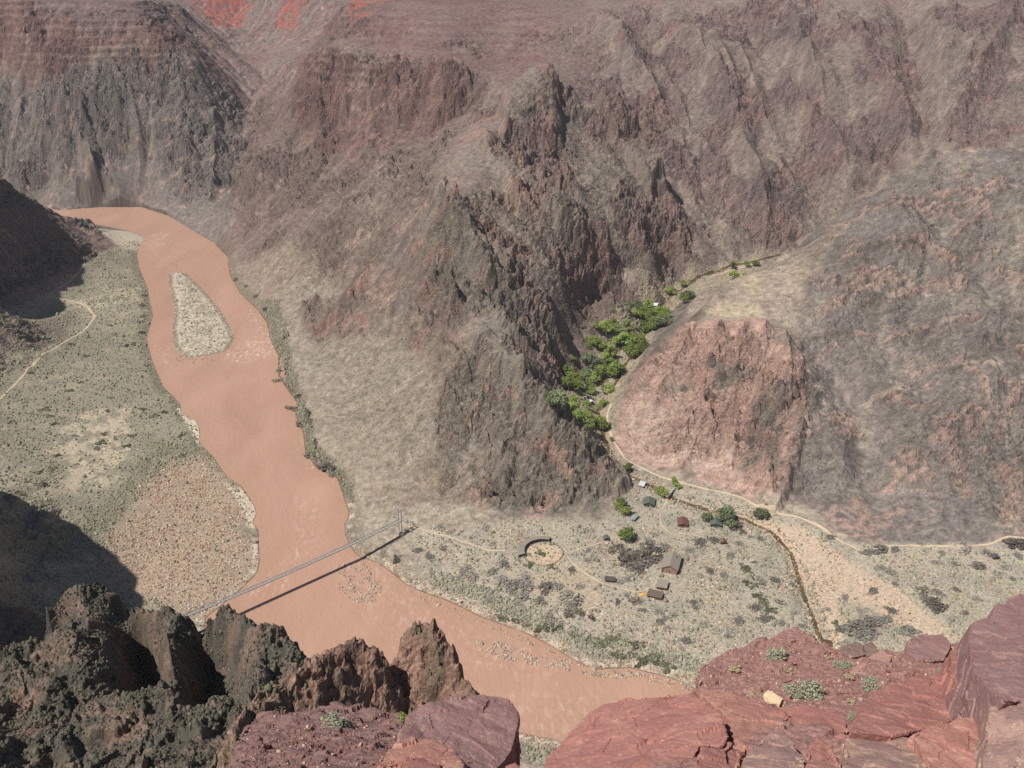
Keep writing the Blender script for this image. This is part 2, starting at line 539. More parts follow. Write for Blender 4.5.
VZ = VZ.copy()
for px, h, wd in [
    ([(690, 40), (715, 75), (738, 130), (755, 190), (765, 225)], 20, 30), ([(770, 70), (800, 110), (840, 165), (850, 190)], 18, 28), ([(755, 35), (790, 75), (850, 130), (900, 150)], -16, 22),
    ([(840, 30), (870, 80), (910, 140)], 18, 30), ([(900, 0), (915, 60), (928, 140)], -15, 20), ([(1015, 20), (975, 80), (945, 140)], 18, 30), ([(640, 20), (665, 80), (690, 150), (715, 220)], -12, 22),
    ([(600, 20), (640, 60), (670, 120), (700, 190), (730, 240)], 13, 26), ([(715, 190), (760, 210), (770, 240)], 10, 18), ([(780, 0), (800, 40), (820, 90)], 12, 24), ([(950, 0), (950, 50), (940, 110)], 12, 24),
    ([(470, 135), (500, 165), (540, 195), (580, 235), (625, 280)], 16, 22), ([(510, 165), (560, 205), (610, 245), (650, 275)], -10, 14), ([(560, 150), (600, 180), (640, 215), (680, 255)], 11, 17),
    ([(440, 205), (476, 246), (512, 266), (560, 310), (590, 340)], 11, 16), ([(450, 260), (500, 300), (545, 350)], -6, 14), ([(600, 115), (640, 155), (668, 205), (692, 250)], 13, 16),
    ([(345, 300), (380, 270), (430, 215)], 8, 13), ([(360, 345), (400, 300), (440, 250)], 7, 12), ([(250, 215), (290, 170), (330, 140)], 8, 16), ([(300, 250), (350, 200), (400, 150)], 7, 15), ([(320, 270), (380, 220), (440, 140)], -6, 14),
    ([(385, 400), (420, 350), (455, 310)], 5, 10), ([(905, 190), (950, 240), (1000, 290), (1030, 312)], -7, 11), ([(800, 330), (850, 400), (875, 500)], -8, 17), ([(935, 160), (900, 230), (880, 300)], 9, 28), ([(980, 330), (990, 420), (970, 520)], 7, 24),
    ([(30, 70), (45, 120), (35, 190)], -24, 26), ([(95, 110), (105, 150), (120, 200)], 20, 20), ([(150, 110), (160, 160), (165, 205)], 12, 20), ([(300, 75), (330, 30), (350, 10)], 14, 26), ([(380, 60), (390, 25), (395, 0)], -6, 30)]:
    stroke(px, h, wd)
for group, h, wd in [
    ([[(395, 240), (380, 262), (350, 300)], [(432, 225), (415, 255), (395, 290)], [(445, 260), (425, 295), (405, 325)], [(465, 285), (450, 320), (440, 350)], [(487, 346), (470, 370), (445, 400)],
      [(505, 365), (490, 395), (465, 430)], [(530, 385), (520, 420), (500, 455)], [(560, 405), (552, 440), (535, 475)], [(590, 440), (580, 470), (560, 500)], [(520, 376), (548, 392)]], 8, 8),
    ([[(455, 225), (490, 280), (510, 330)], [(500, 262), (530, 300), (560, 345)], [(470, 215), (520, 260), (560, 290)], [(540, 235), (580, 275), (605, 300)]], 8, 10),
    ([[(660, 60), (680, 100), (690, 130)], [(740, 60), (760, 110), (775, 150)], [(805, 60), (825, 100)], [(860, 40), (880, 70)], [(930, 20), (945, 70)], [(980, 40), (965, 75)], [(700, 140), (720, 180)], [(780, 170), (800, 210)], [(735, 100), (720, 60)],
      [(620, 40), (632, 75)], [(830, 130), (838, 160)], [(890, 90), (900, 125)], [(685, 180), (700, 215)]], 10, 13),
    ([[(260, 165), (245, 205)], [(330, 150), (290, 210), (262, 255)], [(370, 145), (340, 190), (300, 240)], [(410, 150), (380, 190), (345, 235)], [(445, 140), (425, 170)], [(300, 250), (275, 285)], [(335, 285), (310, 320)], [(390, 330), (370, 370), (360, 400)]], 6, 10),
    ([[(830, 270), (845, 320), (860, 360)], [(890, 250), (880, 300), (900, 350)], [(950, 260), (940, 320), (955, 380)], [(1000, 300), (990, 360), (1000, 420)], [(850, 420), (840, 470), (835, 510)], [(900, 420), (905, 470), (895, 520)], [(950, 440), (945, 490), (940, 530)]], 4, 11),
    ([[(690, 330), (670, 370), (655, 400)], [(720, 325), (705, 380), (700, 430)], [(745, 325), (735, 380), (730, 440)], [(765, 325), (765, 370), (755, 420)], [(785, 335), (790, 370), (770, 430), (760, 480)], [(735, 440), (730, 470)], [(645, 365), (630, 395)], [(690, 460), (680, 475)]], 7, 6),
    ([[(20, 100), (15, 150), (10, 180)], [(65, 90), (70, 140), (60, 180)], [(130, 85), (140, 130), (140, 190)], [(180, 75), (190, 120), (185, 190)], [(215, 110), (215, 160), (210, 205)]], 11, 12),
    ([[(320, 75), (318, 110), (322, 135)], [(345, 75), (347, 125)], [(370, 75), (372, 118)], [(395, 75), (398, 120)], [(415, 75), (412, 112)], [(440, 75), (445, 112)]], 9, 7)]:
    for px in group:
        stroke(px, h, wd)

ZN = {}
for name, px, soft, warp in [
    ('gorge', [(-60, 66), (50, 70), (200, 66), (240, 98), (243, 215), (60, 214), (-60, 214)], 12, 20),
    ('ledge', [(-60, 30), (100, 36), (190, 40), (212, 64), (150, 68), (50, 70), (-60, 62)], 12, 16),
    ('upper', [(-60, -30), (175, -30), (200, 48), (100, 38), (-60, 34)], 14, 10),
    ('redslope', [(178, -20), (420, -20), (345, 12), (300, 55), (248, 100), (205, 56)], 20, 15),
    ('red_a', [(182, -12), (258, -12), (240, 24), (212, 28)], 16, 24),
    ('red_b', [(284, -12), (312, -12), (294, 30), (276, 34)], 12, 20),
    ('red_c', [(352, -12), (404, -12), (368, 16), (350, 18)], 12, 18),
    ('benches', [(345, 8), (420, -10), (560, 20), (545, 90), (490, 70), (400, 72), (300, 64)], 14, 14),
    ('cliffband', [(296, 66), (350, 62), (450, 68), (472, 95), (430, 138), (296, 142)], 12, 22),
    ('brownslope', [(235, 130), (300, 140), (480, 130), (440, 205), (410, 320), (300, 320), (235, 265)], 14, 14),
    ('talus', [(238, 268), (290, 245), (360, 310), (420, 330), (445, 375), (440, 430), (470, 490), (400, 512), (346, 482), (300, 410)], 10, 14),
    ('crest', [(432, 196), (455, 205), (505, 275), (565, 372), (500, 350), (462, 334), (425, 262)], 8, 10),
    ('crestleft', [(428, 198), (395, 238), (345, 296), (298, 314), (312, 340), (352, 330), (400, 338), (440, 382), (470, 345), (450, 270)], 7, 12),
    ('nose', [(470, 338), (500, 350), (560, 400), (626, 488), (600, 516), (510, 520), (450, 490), (435, 420), (445, 375)], 8, 10),
    ('massif', [(480, 105), (552, 82), (664, 186), (698, 262), (600, 322), (520, 300), (440, 195)], 10, 14),
    ('spur', [(440, 195), (490, 185), (540, 200), (628, 280), (606, 304), (540, 270), (480, 235)], 8, 12),
    ('wallright', [(560, -20), (1080, -20), (1080, 146), (936, 150), (830, 222), (762, 266), (702, 258), (604, 84)], 12, 16),
    ('hill', [(800, 240), (935, 152), (1080, 140), (1080, 545), (862, 548), (792, 485), (800, 330)], 8, 10),
    ('pinkcliff', [(606, 425), (618, 395), (642, 362), (668, 336), (700, 321), (768, 319), (796, 338), (806, 395), (798, 440), (775, 505), (690, 478), (640, 464), (612, 445)], 5, 7),
    ('pinklow', [(614, 410), (650, 400), (700, 430), (735, 440), (740, 470), (690, 474), (640, 460)], 8, 8),
    ('cliffgrey', [(745, 425), (790, 380), (798, 400), (770, 470), (740, 470)], 6, 10),
    ('flank', [(640, 358), (694, 318), (712, 292), (690, 284), (640, 345)], 5, 5),
    ('butte', [(686, 320), (740, 318), (772, 320), (800, 300), (840, 232), (800, 250), (740, 270), (696, 292)], 7, 8),
    ('yellow', [(700, 316), (768, 318), (756, 304), (730, 301), (708, 307)], 5, 5),
    ('yellow2', [(728, 282), (744, 290), (765, 300), (760, 286), (740, 274)], 5, 5),
    ('delta', [(404, 522), (450, 532), (500, 522), (600, 524), (640, 490), (690, 488), (760, 505), (850, 545), (1080, 540), (1080, 640), (900, 700), (740, 700), (640, 664), (560, 640), (440, 595)], 5, 7),
    ('wash', [(735, 512), (770, 520), (800, 527), (850, 562), (900, 590), (960, 640), (925, 640), (870, 606), (836, 600), (812, 570), (790, 545), (760, 528)], 4, 5),
    ('wash2', [(775, 530), (800, 536), (832, 590), (846, 640), (830, 645), (815, 600)], 3, 4),
    ('camp', [(560, 400), (600, 330), (640, 290), (690, 268), (760, 258), (765, 268), (700, 285), (660, 320), (625, 385), (612, 440), (590, 432), (560, 412)], 4, 5),
    ('terrace', [(-60, 305), (60, 300), (100, 250), (140, 240), (160, 360), (205, 430), (262, 510), (258, 580), (200, 630), (60, 620), (-60, 560)], 5, 8),
    ('bar', [(105, 540), (130, 500), (170, 462), (205, 458), (245, 500), (258, 560), (240, 590), (205, 620), (150, 606), (100, 560)], 11, 22),
    ('pale_a', [(45, 440), (80, 412), (125, 405), (135, 440), (120, 478), (80, 496), (60, 470)], 6, 14),
    ('pale_b', [(60, 300), (150, 283), (145, 300), (90, 312)], 4, 8),
    ('pale_c', [(0, 470), (40, 480), (30, 500), (-20, 490)], 4, 8),
    ('sand_a', [(176, 408), (190, 410), (203, 434), (198, 446), (190, 430)], 1.5, 1.5),
    ('sand_b', [(222, 482), (240, 487), (258, 508), (254, 530), (246, 520), (236, 498)], 1.5, 1.5),
    ('sand_c', [(92, 226), (128, 231), (146, 238), (138, 252), (124, 250)], 4, 5),
    ('greenstrip', [(20, 545), (80, 520), (130, 480), (150, 440), (200, 448), (130, 505), (100, 556), (50, 560)], 6, 12),
    ('bankrock', [(262, 300), (280, 300), (300, 392), (318, 446), (352, 480), (352, 503), (335, 482), (303, 456), (292, 414), (274, 362)], 2.5, 5),
    ('darkspur', [(-60, 160), (0, 172), (60, 222), (108, 248), (75, 274), (0, 305), (-60, 310)], 6, 8),
    ('darkrock', [(-60, 300), (75, 308), (62, 340), (-60, 360)], 6, 10),
]:
    ZN[name] = zone(px, soft, warp, len(ZN) + 3)

# relief and colour noise runs along the surface, so that steep faces are not combed downwards
ZS = at_grid(blur(ZB, 3), VX, VY)
QX, QY = VX - .25 * ZS, .8 * VY + .85 * ZS

# how craggy each zone is
rough = .62 * vwall


def over(a, b, m):
    return a + (b - a) * m


for name, v in [('gorge', 1.3), ('upper', .3), ('redslope', .2), ('benches', .5), ('cliffband', 1.3), ('brownslope', .75), ('massif', 1.1),
                ('spur', 1.25), ('wallright', .66), ('hill', .42), ('talus', .13), ('crestleft', .85), ('crest', 1.1), ('nose', .85), ('pinkcliff', 1.25), ('pinklow', .95),
                ('flank', .1), ('butte', .04), ('ledge', .8), ('darkspur', 1.1)]:
    rough = over(rough, v * np.clip(vwall * 1.5, 0, 1), ZN[name])
rough = np.maximum(rough, .8 * ZN['bankrock'] * sstep(1, 5, vsdr))
patch_ = sstep(-.2, .22, fbm(VX, VY, 85, 4, 97))
rough = rough * (.3 + .9 * patch_)
rough = np.where(vsdr < 8, np.minimum(rough, .3), rough)


def scarp(s, seed, k=.045):
    wx = QX + s * .35 * pn(QX / s * .9, QY / s * .9, seed + 31); wy = QY + s * .35 * pn(QX / s * .9, QY / s * .9, seed + 32)
    n = fbm(wx, wy, s, 3, seed)
    return sstep(-k, k, n) + .6 * sstep(-k, k, n - .25) - .8, n


sc1, n1 = scarp(95, 101); sc2, n2 = scarp(42, 111); sc3, n3 = scarp(17, 121)
wk1 = worley(QX + 4 * n3, QY + 4 * n2, 30, 3); wk2 = worley(QX + 3 * n3, QY + 3 * n2, 12, 5); wk3 = worley(QX, QY, 5.5, 7)
rg1 = ridged(QX, QY, 55, 4, 131); rg2 = ridged(QX, QY, 21, 3, 141); rg3 = ridged(QX, QY, 8.5, 3, 151)
VZ = VZ + rough * (5.0 * sc1 + 4.6 * sc2 + 3.0 * sc3 + 3.6 * (rg1 - .4) + 2.4 * (rg2 - .4) + 1.6 * (rg3 - .4))
kn = np.clip(rough * 1.25 - .12, 0, 1.25)
sc4, _n4 = scarp(7.5, 191, .1)
VZ = VZ + kn * (4.2 * (.5 - wk1 ** 2) + 2.6 * (.4 - wk2 ** 2) + 1.9 * (.4 - wk3 ** 2) + 1.7 * sc4)
fine = fbm(QX, QY, 4.5, 3, 161)
VZ = VZ + (.25 + .65 * rough) * vwall * fbm(QX, QY, 2.4, 2, 163)
# pink granite standing out of the grey slope
nA = fbm(QX, QY, 70, 4, 201); nB = fbm(QX, QY, 22, 4, 211); nC = fbm(QX, QY, 7, 3, 221); nD = fbm(QX, QY, 240, 3, 231)
_wv = fbm(VX, VY, 120, 3, 241) * 2.2 + fbm(VX, VY, 30, 3, 243) * .55
vein = 1 - sstep(.05, .2, np.abs(np.sin(_wv * 3.2 + VZ * .016)))
out = sstep(.17, .32, fbm(QX, QY, 60, 5, 251, .62) + .15 * nC)
PINKM = np.clip(np.maximum(ZN['hill'] * out, np.clip(ZN['hill'] + ZN['nose'], 0, 1) * vein * sstep(-.12, .2, nD + .6 * nB)) * sstep(-.35, .1, nC + .4 * fine), 0, 1)
def vein_line(px, wd):
    p = S0.line(px)[:, :2]; lo, hi = p.min(0) - 4 * wd, p.max(0) + 4 * wd
    k = (VX > lo[0]) & (VX < hi[0]) & (VY > lo[1]) & (VY < hi[1])
    x, y = VX[k] + 1.2 * wd * fbm(VX[k], VY[k], 12, 3, 17), VY[k] + 1.2 * wd * fbm(VX[k], VY[k], 12, 3, 18)
    PINKM[k] = np.maximum(PINKM[k], 1 - sstep(.6 * wd, 1.5 * wd, seg_dist(x, y, p)))


for px, wd in [([(520, 448), (545, 453), (562, 461)], 4), ([(563, 462), (575, 474)], 4), ([(550, 496), (535, 512), (530, 518)], 6), ([(484, 470), (489, 498)], 3.5), ([(466, 489), (484, 503)], 4.5), ([(458, 475), (472, 466), (487, 461)], 2.5),
               ([(590, 470), (612, 480)], 3), ([(455, 205), (475, 230), (500, 255)], 4), ([(395, 240), (425, 215)], 4), ([(350, 300), (375, 275)], 3.5), ([(480, 362), (500, 352)], 3), ([(470, 350), (455, 372)], 3.5), ([(540, 360), (575, 375)], 3),
               ([(850, 290), (868, 276), (886, 290)], 8), ([(822, 312), (838, 306)], 5), ([(914, 248), (935, 250), (952, 262)], 6), ([(1000, 270), (1028, 280)], 7), ([(968, 205), (985, 190), (1002, 180)], 3.5), ([(955, 232), (975, 220), (990, 202)], 3.5),
               ([(912, 376), (935, 369), (962, 367), (980, 382), (986, 408)], 3), ([(969, 420), (972, 446)], 3.5), ([(996, 446), (1004, 420), (1016, 388)], 4), ([(892, 399), (926, 405)], 4), ([(885, 345), (905, 335), (930, 332)], 2.5), ([(945, 325), (975, 322)], 2.5), ([(900, 300), (930, 290), (960, 285)], 2.5),
               ([(940, 425), (955, 470), (965, 500)], 5), ([(1005, 470), (1020, 510)], 7), ([(858, 500), (866, 530)], 6), ([(880, 515), (900, 510)], 5), ([(820, 350), (835, 345)], 3)]:
    vein_line(px, wd)
PINKM = PINKM * sstep(-.5, .0, nC + .5 * fine)
VZ = VZ + PINKM * vwall * (2.4 + 3.0 * (.4 - wk3 ** 2) + 2.0 * (rg3 - .4))
VZ = VZ + (.25 * np.clip(vwall, .15, 1) + .5 * rough) * fine
dry = sstep(1, 6, vsdr)
VZ = VZ + dry * (1 - vwall) * (.8 * fbm(VX, VY, 40, 3, 171) + .25 * fbm(VX, VY, 6, 2, 175)) * sstep(3, 9, vdcr)
# bedded ledges of the layers above the gorge
bed = np.clip(ZN['ledge'] + .7 * ZN['upper'] + .45 * ZN['benches'] + .8 * ZN['cliffband'] * sstep(205, 240, VZ), 0, 1) * sstep(-.9, .2, fbm(VX, VY, 150, 3, 187)) * sstep(1480, 1560, VY)
P_ = 15.0
tt = VZ / P_ + .5 * fbm(VX, VY, 260, 2, 181) + .3 * fbm(VX, VY, 40, 3, 183)
fr = tt - np.floor(tt)
VZ = VZ + bed * P_ * .36 * (sstep(.3, .62, fr) - fr)
tt2 = VZ / 5.2 + .5 * fbm(VX, VY, 120, 3, 185) + .4 * fbm(QX, QY, 25, 2, 189)
fr2 = tt2 - np.floor(tt2)
VZ = VZ + bed * 5.2 * .4 * (sstep(.3, .7, fr2) - fr2)
# nothing may stand in the river
VZ = np.where(vsdr < 0, np.where(vsdi < 5, VZ, np.minimum(VZ, -.4)), VZ)
S1 = Sheet(az, rr, VZ)
print('relief', time.time() - T0)

# ------------------------------------------------------------------ rock colour (albedo, with shade put into the lower-left slope)
def mix(col, c, m):
    return col + (np.asarray(c) - col) * np.clip(m, 0, 1)[..., None]


K = np.array([.95, .915, .91])
COL = np.empty(VX.shape + (3,)); COL[:] = lin(130, 112, 101, K)
COL = mix(COL, lin(158, 146, 126, K), sstep(.45, .1, vwall) * (VY < 1400))
bare = rough * sstep(.05, .4, nB + .25 * (sc2 + .2))
for name, c in [('gorge', (124, 115, 107)), ('ledge', (132, 104, 92)), ('upper', (120, 102, 96)), ('redslope', (138, 116, 106)),
                ('benches', (132, 111, 101)), ('cliffband', (128, 104, 93)), ('brownslope', (129, 112, 100)), ('talus', (142, 131, 113)),
                ('massif', (138, 116, 105)), ('spur', (146, 117, 103)), ('wallright', (134, 113, 106)), ('hill', (124, 115, 108)),
                ('crestleft', (126, 110, 97)), ('crest', (122, 113, 99)), ('nose', (130, 120, 105)), ('flank', (118, 108, 100)), ('pinkcliff', (168, 137, 121)), ('pinklow', (178, 152, 134)),
                ('cliffgrey', (124, 114, 102)), ('darkspur', (104, 92, 84)), ('bankrock', (116, 106, 90)), ('butte', (154, 138, 120)), ('yellow', (170, 156, 124)), ('yellow2', (164, 150, 122))]:
    COL = mix(COL, lin(*c, K), ZN[name])
Zf = lambda *n: np.clip(sum(ZN[k] for k in n), 0, 1)
# mottling: grey schist, red-brown gneiss, pink granite veins
COL = mix(COL, lin(120, 111, 104, K), Zf('gorge', 'massif', 'crest', 'crestleft') * sstep(0, .35, nA) * .55)
COL = mix(COL, lin(146, 112, 98, K), Zf('massif', 'spur', 'crest', 'crestleft', 'cliffband') * sstep(.02, .3, nB) * .65)
COL = mix(COL, lin(164, 132, 116, K), Zf('gorge') * sstep(.22, .42, nB + .4 * nC) * .6)
COL = mix(COL, lin(144, 116, 102, K), ZN['wallright'] * sstep(.0, .4, nA + .3 * nB) * .7)
COL = mix(COL, lin(120, 107, 102, K), ZN['wallright'] * sstep(.05, .4, -nA + .3 * nB) * .8)
COL = mix(COL, lin(162, 136, 122, K), ZN['wallright'] * sstep(.32, .5, nB + .3 * nC) * .6)
COL = mix(COL, lin(105, 96, 87, K), Zf('hill', 'nose') * sstep(.0, .3, nA) * .6)
COL = mix(COL, lin(140, 130, 112, K), Zf('hill', 'nose', 'crest') * sstep(.1, .3, -nA) * .5)
dike = (1 - sstep(.02, .06, np.abs(fbm(QX + 30 * nB, QY, 150, 3, 301)))) * sstep(.0, .25, fbm(QX, QY, 90, 3, 303)) * vwall * (1 - Zf('talus', 'butte', 'flank'))
COL = mix(COL, lin(186, 160, 142, K), dike * sstep(-.2, .15, nC) * .55)
COL = mix(COL, lin(164, 132, 115, K), PINKM * (.85 - .2 * ZN['hill']))
COL = mix(COL, lin(150, 116, 100, K), ZN['pinkcliff'] * sstep(.05, .35, nB + .2 * nC) * .7)
COL = mix(COL, lin(196, 158, 138, K), ZN['pinkcliff'] * sstep(.1, .4, -nB) * .5)
COL = mix(COL, lin(128, 118, 104, K), ZN['pinkcliff'] * (1 - ZN['pinklow']) * sstep(.25, .4, fbm(VX, VY, 45, 3, 261)) * .85)
COL = mix(COL, lin(140, 122, 104, K), ZN['talus'] * sstep(0, .4, nD + .3 * nA) * .6)
COL = mix(COL, lin(152, 142, 124, K), ZN['talus'] * sstep(.1, .4, nA - nD * .4) * .5)
for k, c in (('red_a', (176, 84, 62)), ('red_b', (178, 82, 60)), ('red_c', (174, 84, 62))):
    COL = mix(COL, lin(*c, K), ZN[k] * sstep(-.3, .15, nB + .5 * nC) * .9)
COL = mix(COL, lin(136, 126, 118, K), ZN['redslope'] * (1 - Zf('red_a', 'red_b', 'red_c')) * sstep(-.05, .3, nA) * .7)
# bedding stripes
st = np.sin(2 * np.pi * (VZ / 11 + .9 * fbm(VX, VY, 220, 3, 271) + .5 * fbm(QX, QY, 60, 3, 273)))
COL = mix(COL, lin(112, 82, 78, K), bed * sstep(.3, .85, st) * .8)
COL = mix(COL, lin(160, 136, 118, K), bed * sstep(.5, .95, -st) * .4)
COL = mix(COL, lin(134, 124, 110, K), Zf('massif', 'spur', 'crest', 'nose', 'wallright') * (1 - patch_) * .75)
COL = mix(COL, lin(126, 94, 88, K), ZN['benches'] * sstep(-.1, .25, nA) * .6)
# talus chutes, loose grey rubble in the gullies
chute = sstep(3.0, 5.2, vflow) * vwall
COL = mix(COL, lin(143, 130, 115, K), chute * .55)
COL = mix(COL, lin(162, 148, 130, K), sstep(1.6, 3.4, vflow) * vwall * (1 - rough) * .5)
COL = mix(COL, lin(112, 102, 90, K), sstep(1.5, .5, vflow) * vwall * (1 - rough) * .35)
COL = COL * (1 + .4 * nC + .42 * fine + .22 * nB)[..., None] * (.92 + .08 * np.clip(ZN['pinkcliff'] + ZN['butte'] + .5 * ZN['talus'] + .4 * ZN['hill'], 0, 1))[..., None]
COL = mix(COL, lin(88, 80, 73, K), zone([(-60, 495), (0, 508), (60, 555), (130, 592), (150, 640), (60, 690), (-60, 690)], 5, 8, 91) * .85)  # painted shade: ground darkened where the lower-left cast shadow falls

# flats
tz = Zf('terrace'); dz = Zf('delta', 'camp')
COL = mix(COL, lin(142, 136, 114, K), tz)
COL = mix(COL, lin(164, 152, 126, K), tz * sstep(.05, .35, nB + .4 * nA) * .7)
COL = mix(COL, lin(126, 121, 96, K), Zf('greenstrip') * .8)
COL = mix(COL, lin(114, 94, 88, K), ZN['darkrock'] * .8)
for k, c in (('bar', (168, 148, 124)), ('pale_a', (180, 167, 138)), ('pale_b', (172, 160, 130)), ('pale_c', (178, 166, 138)), ('sand_a', (206, 194, 168)), ('sand_b', (198, 186, 160)), ('sand_c', (184, 173, 148))):
    COL = mix(COL, lin(*c, K), ZN[k] * (.9 if 'pale' not in k else sstep(-.25, .15, nC + nB)))
COL = mix(COL, lin(166, 156, 135, K), dz)
COL = mix(COL, lin(148, 142, 125, K), dz * sstep(.0, .3, nB) * .8)
COL = mix(COL, lin(158, 150, 122, K), dz * sstep(.1, .35, -nB + .3 * nA) * .6)
COL = mix(COL, lin(192, 168, 138, K), Zf('wash', 'wash2') * .85)
COL = mix(COL, lin(150, 132, 106, K), ZN['camp'] * .6)
COL = mix(COL, lin(190, 168, 134, K), zone([(524, 553), (530, 545), (545, 543), (558, 547), (562, 555), (556, 563), (543, 566), (530, 563)], 1.5, 1, 77))
COL = mix(COL, lin(176, 156, 128, K), zone([(520, 585), (560, 565), (590, 565), (610, 600), (590, 620), (560, 600)], 5, 8, 79) * .6)
# pale cobbles and boulders speckled on the flats and bars
cob = sstep(.28, .45, fbm(VX, VY, 2.6, 2, 281)) * Zf('delta', 'bar', 'terrace')
COL = mix(COL, lin(208, 192, 170, K), cob * .35)
cob2 = sstep(.3, .45, fbm(VX, VY, 3.1, 2, 291)) * Zf('bar')
COL = mix(COL, lin(120, 96, 76, K), cob2 * .5)
isl = (vsdi < 3) & (vsdr < 0)
COL = mix(COL, lin(184, 172, 150, K), isl * 1.0)
COL = mix(COL, lin(138, 132, 108, K), isl * sstep(-.1, .25, fbm(VX, VY * .5, 16, 3, 297)) * sstep(-3, -12, vsdi) * .7)
COL = mix(COL, lin(120, 104, 84, K), isl * sstep(-4, -.5, vsdi) * .8)
COL = mix(COL, lin(140, 128, 104, K), isl * sstep(0, .3, nC) * .6)
COL = mix(COL, lin(206, 192, 172, K), isl * sstep(.15, .4, fbm(VX, VY * .4, 2.6, 2, 295)) * .7)
# wet dark margin, brushy shores
COL = mix(COL, lin(112, 106, 84, K), sstep(14, 5, vsdr) * sstep(0, 2, vsdr) * (VX < 0) * (VY > 640) * (VY < 1480) * (1 - Zf('sand_a', 'sand_b', 'sand_c', 'bar')) * sstep(-.2, .2, nC + .2) * .8)
COL = mix(COL, lin(205, 190, 165, K), sstep(9, 3, vsdr) * sstep(.5, 2, vsdr) * (VY < 700) * sstep(-.1, .2, nC) * .7)
COL = mix(COL, lin(120, 88, 62, K), (vsdr > -12) * (vsdr < .8) * (vsdi > 2) * (VY < 1450) * .9)
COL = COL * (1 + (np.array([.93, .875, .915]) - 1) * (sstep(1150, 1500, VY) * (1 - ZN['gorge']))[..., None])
_l = COL @ np.array([.3, .5, .2])
COL = _l[..., None] + (COL - _l[..., None]) * SAT
COL = np.clip(COL, .01, .9)
# ------------------------------------------------------------------ scene, light, camera
sc = bpy.context.scene
COLL = sc.collection


def link(o, parent=None):
    COLL.objects.link(o)
    if parent:
        o.parent = parent
    return o


def newobj(name, me, mat=None, parent=None):
    if mat:
        me.materials.append(mat)
    return link(bpy.data.objects.new(name, me), parent)


def tag(o, label=None, cat=None, group=None, kind=None):
    if label: o['label'] = label
    if cat: o['category'] = cat
    if group: o['group'] = group
    if kind: o['kind'] = kind
    return o


def thing(name, label, cat, loc, rz=0, group=None, scale=1):
    o = link(bpy.data.objects.new(name, None))
    o.empty_display_size = .5
    o.location = loc; o.rotation_euler = (0, 0, rz); o.scale = (scale,) * 3
    return tag(o, label, cat, group)


# ------------------------------------------------------------------ materials
def material(name, color, rough=.9, var=.25, scale=1.0, color2=None, bump=0, bscale=4.0, attr=None, spec=.15, metal=0, detail=5):
    m = bpy.data.materials.new(name); m.use_nodes = True
    nt = m.node_tree; N = nt.nodes; Lk = nt.links
    p = N['Principled BSDF']; p.inputs['Roughness'].default_value = rough
    p.inputs['Specular IOR Level'].default_value = spec; p.inputs['Metallic'].default_value = metal
    tc = N.new('ShaderNodeTexCoord')
    nz = N.new('ShaderNodeTexNoise'); nz.inputs['Scale'].default_value = scale; nz.inputs['Detail'].default_value = detail
    nz.inputs['Roughness'].default_value = .65
    Lk.new(tc.outputs['Object'], nz.inputs['Vector'])
    rp = N.new('ShaderNodeValToRGB')
    rp.color_ramp.elements[0].position = .33; rp.color_ramp.elements[1].position = .67
    if attr:
        a = N.new('ShaderNodeAttribute'); a.attribute_name = attr
        rp.color_ramp.elements[0].color = (1 - var,) * 3 + (1,); rp.color_ramp.elements[1].color = (1 + var,) * 3 + (1,)
        mx = N.new('ShaderNodeMix'); mx.data_type = 'RGBA'; mx.blend_type = 'MULTIPLY'; mx.inputs['Factor'].default_value = 1
        Lk.new(a.outputs['Color'], mx.inputs[6]); Lk.new(rp.outputs['Color'], mx.inputs[7]); src = mx.outputs[2]
    else:
        c = np.array(color); c2 = np.array(color2) if color2 is not None else c * (1 + var)
        if color2 is None: c = c * (1 - var)
        rp.color_ramp.elements[0].color = tuple(c) + (1,); rp.color_ramp.elements[1].color = tuple(c2) + (1,)
        src = rp.outputs['Color']
    Lk.new(nz.outputs['Fac'], rp.inputs['Fac'])
    Lk.new(src, p.inputs['Base Color'])
    if bump:
        n2 = N.new('ShaderNodeTexNoise'); n2.inputs['Scale'].default_value = bscale; n2.inputs['Detail'].default_value = 6
        n2.inputs['Roughness'].default_value = .7
        Lk.new(tc.outputs['Object'], n2.inputs['Vector'])
        b = N.new('ShaderNodeBump'); b.inputs['Strength'].default_value = 1; b.inputs['Distance'].default_value = bump
        Lk.new(n2.outputs['Fac'], b.inputs['Height']); Lk.new(b.outputs['Normal'], p.inputs['Normal'])
    return m


M = {}
M['canyon'] = material('canyon_rock', None, .95, .34, .55, attr='rock', bump=1.6, bscale=.35, spec=.08, detail=9)
_n = M['canyon'].node_tree; _b = next(q for q in _n.nodes if q.type == 'BUMP'); _a = _n.nodes.new('ShaderNodeAttribute'); _a.attribute_name = 'crag'
_n.links.new(_a.outputs['Fac'], _b.inputs['Strength']); _b.inputs['Distance'].default_value = 2.4
M['near'] = material('near_rock', None, .95, .34, 1.6, attr='rock', bump=.35, bscale=1.8, spec=.08, detail=9)
M['ledge'] = material('ledge_ground', None, .95, .25, 6.0, attr='rock', bump=.03, bscale=9, spec=.08)
M['scrub'] = material('scrub_leaf', None, .9, .25, 3.0, attr='rock', spec=.05)
M['stone'] = material('pale_stone', None, .9, .15, 3.0, attr='rock', spec=.1)
M['path'] = material('trail_dust', lin(190, 171, 145), .95, .16, .5)
M['bark'] = material('bark', lin(110, 95, 80), .95, .3, 3)
M['leaf'] = material('cottonwood_leaf', lin(158, 174, 96), .7, .3, .35, spec=.2)
M['leaf_b'] = material('young_leaf', lin(168, 186, 110), .7, .3, .35, spec=.2)
M['leaf_c'] = material('grey_green_leaf', lin(150, 162, 124), .8, .35, .35, spec=.1)
M['twig'] = material('bare_twig', lin(176, 170, 158), .95, .25, .8)
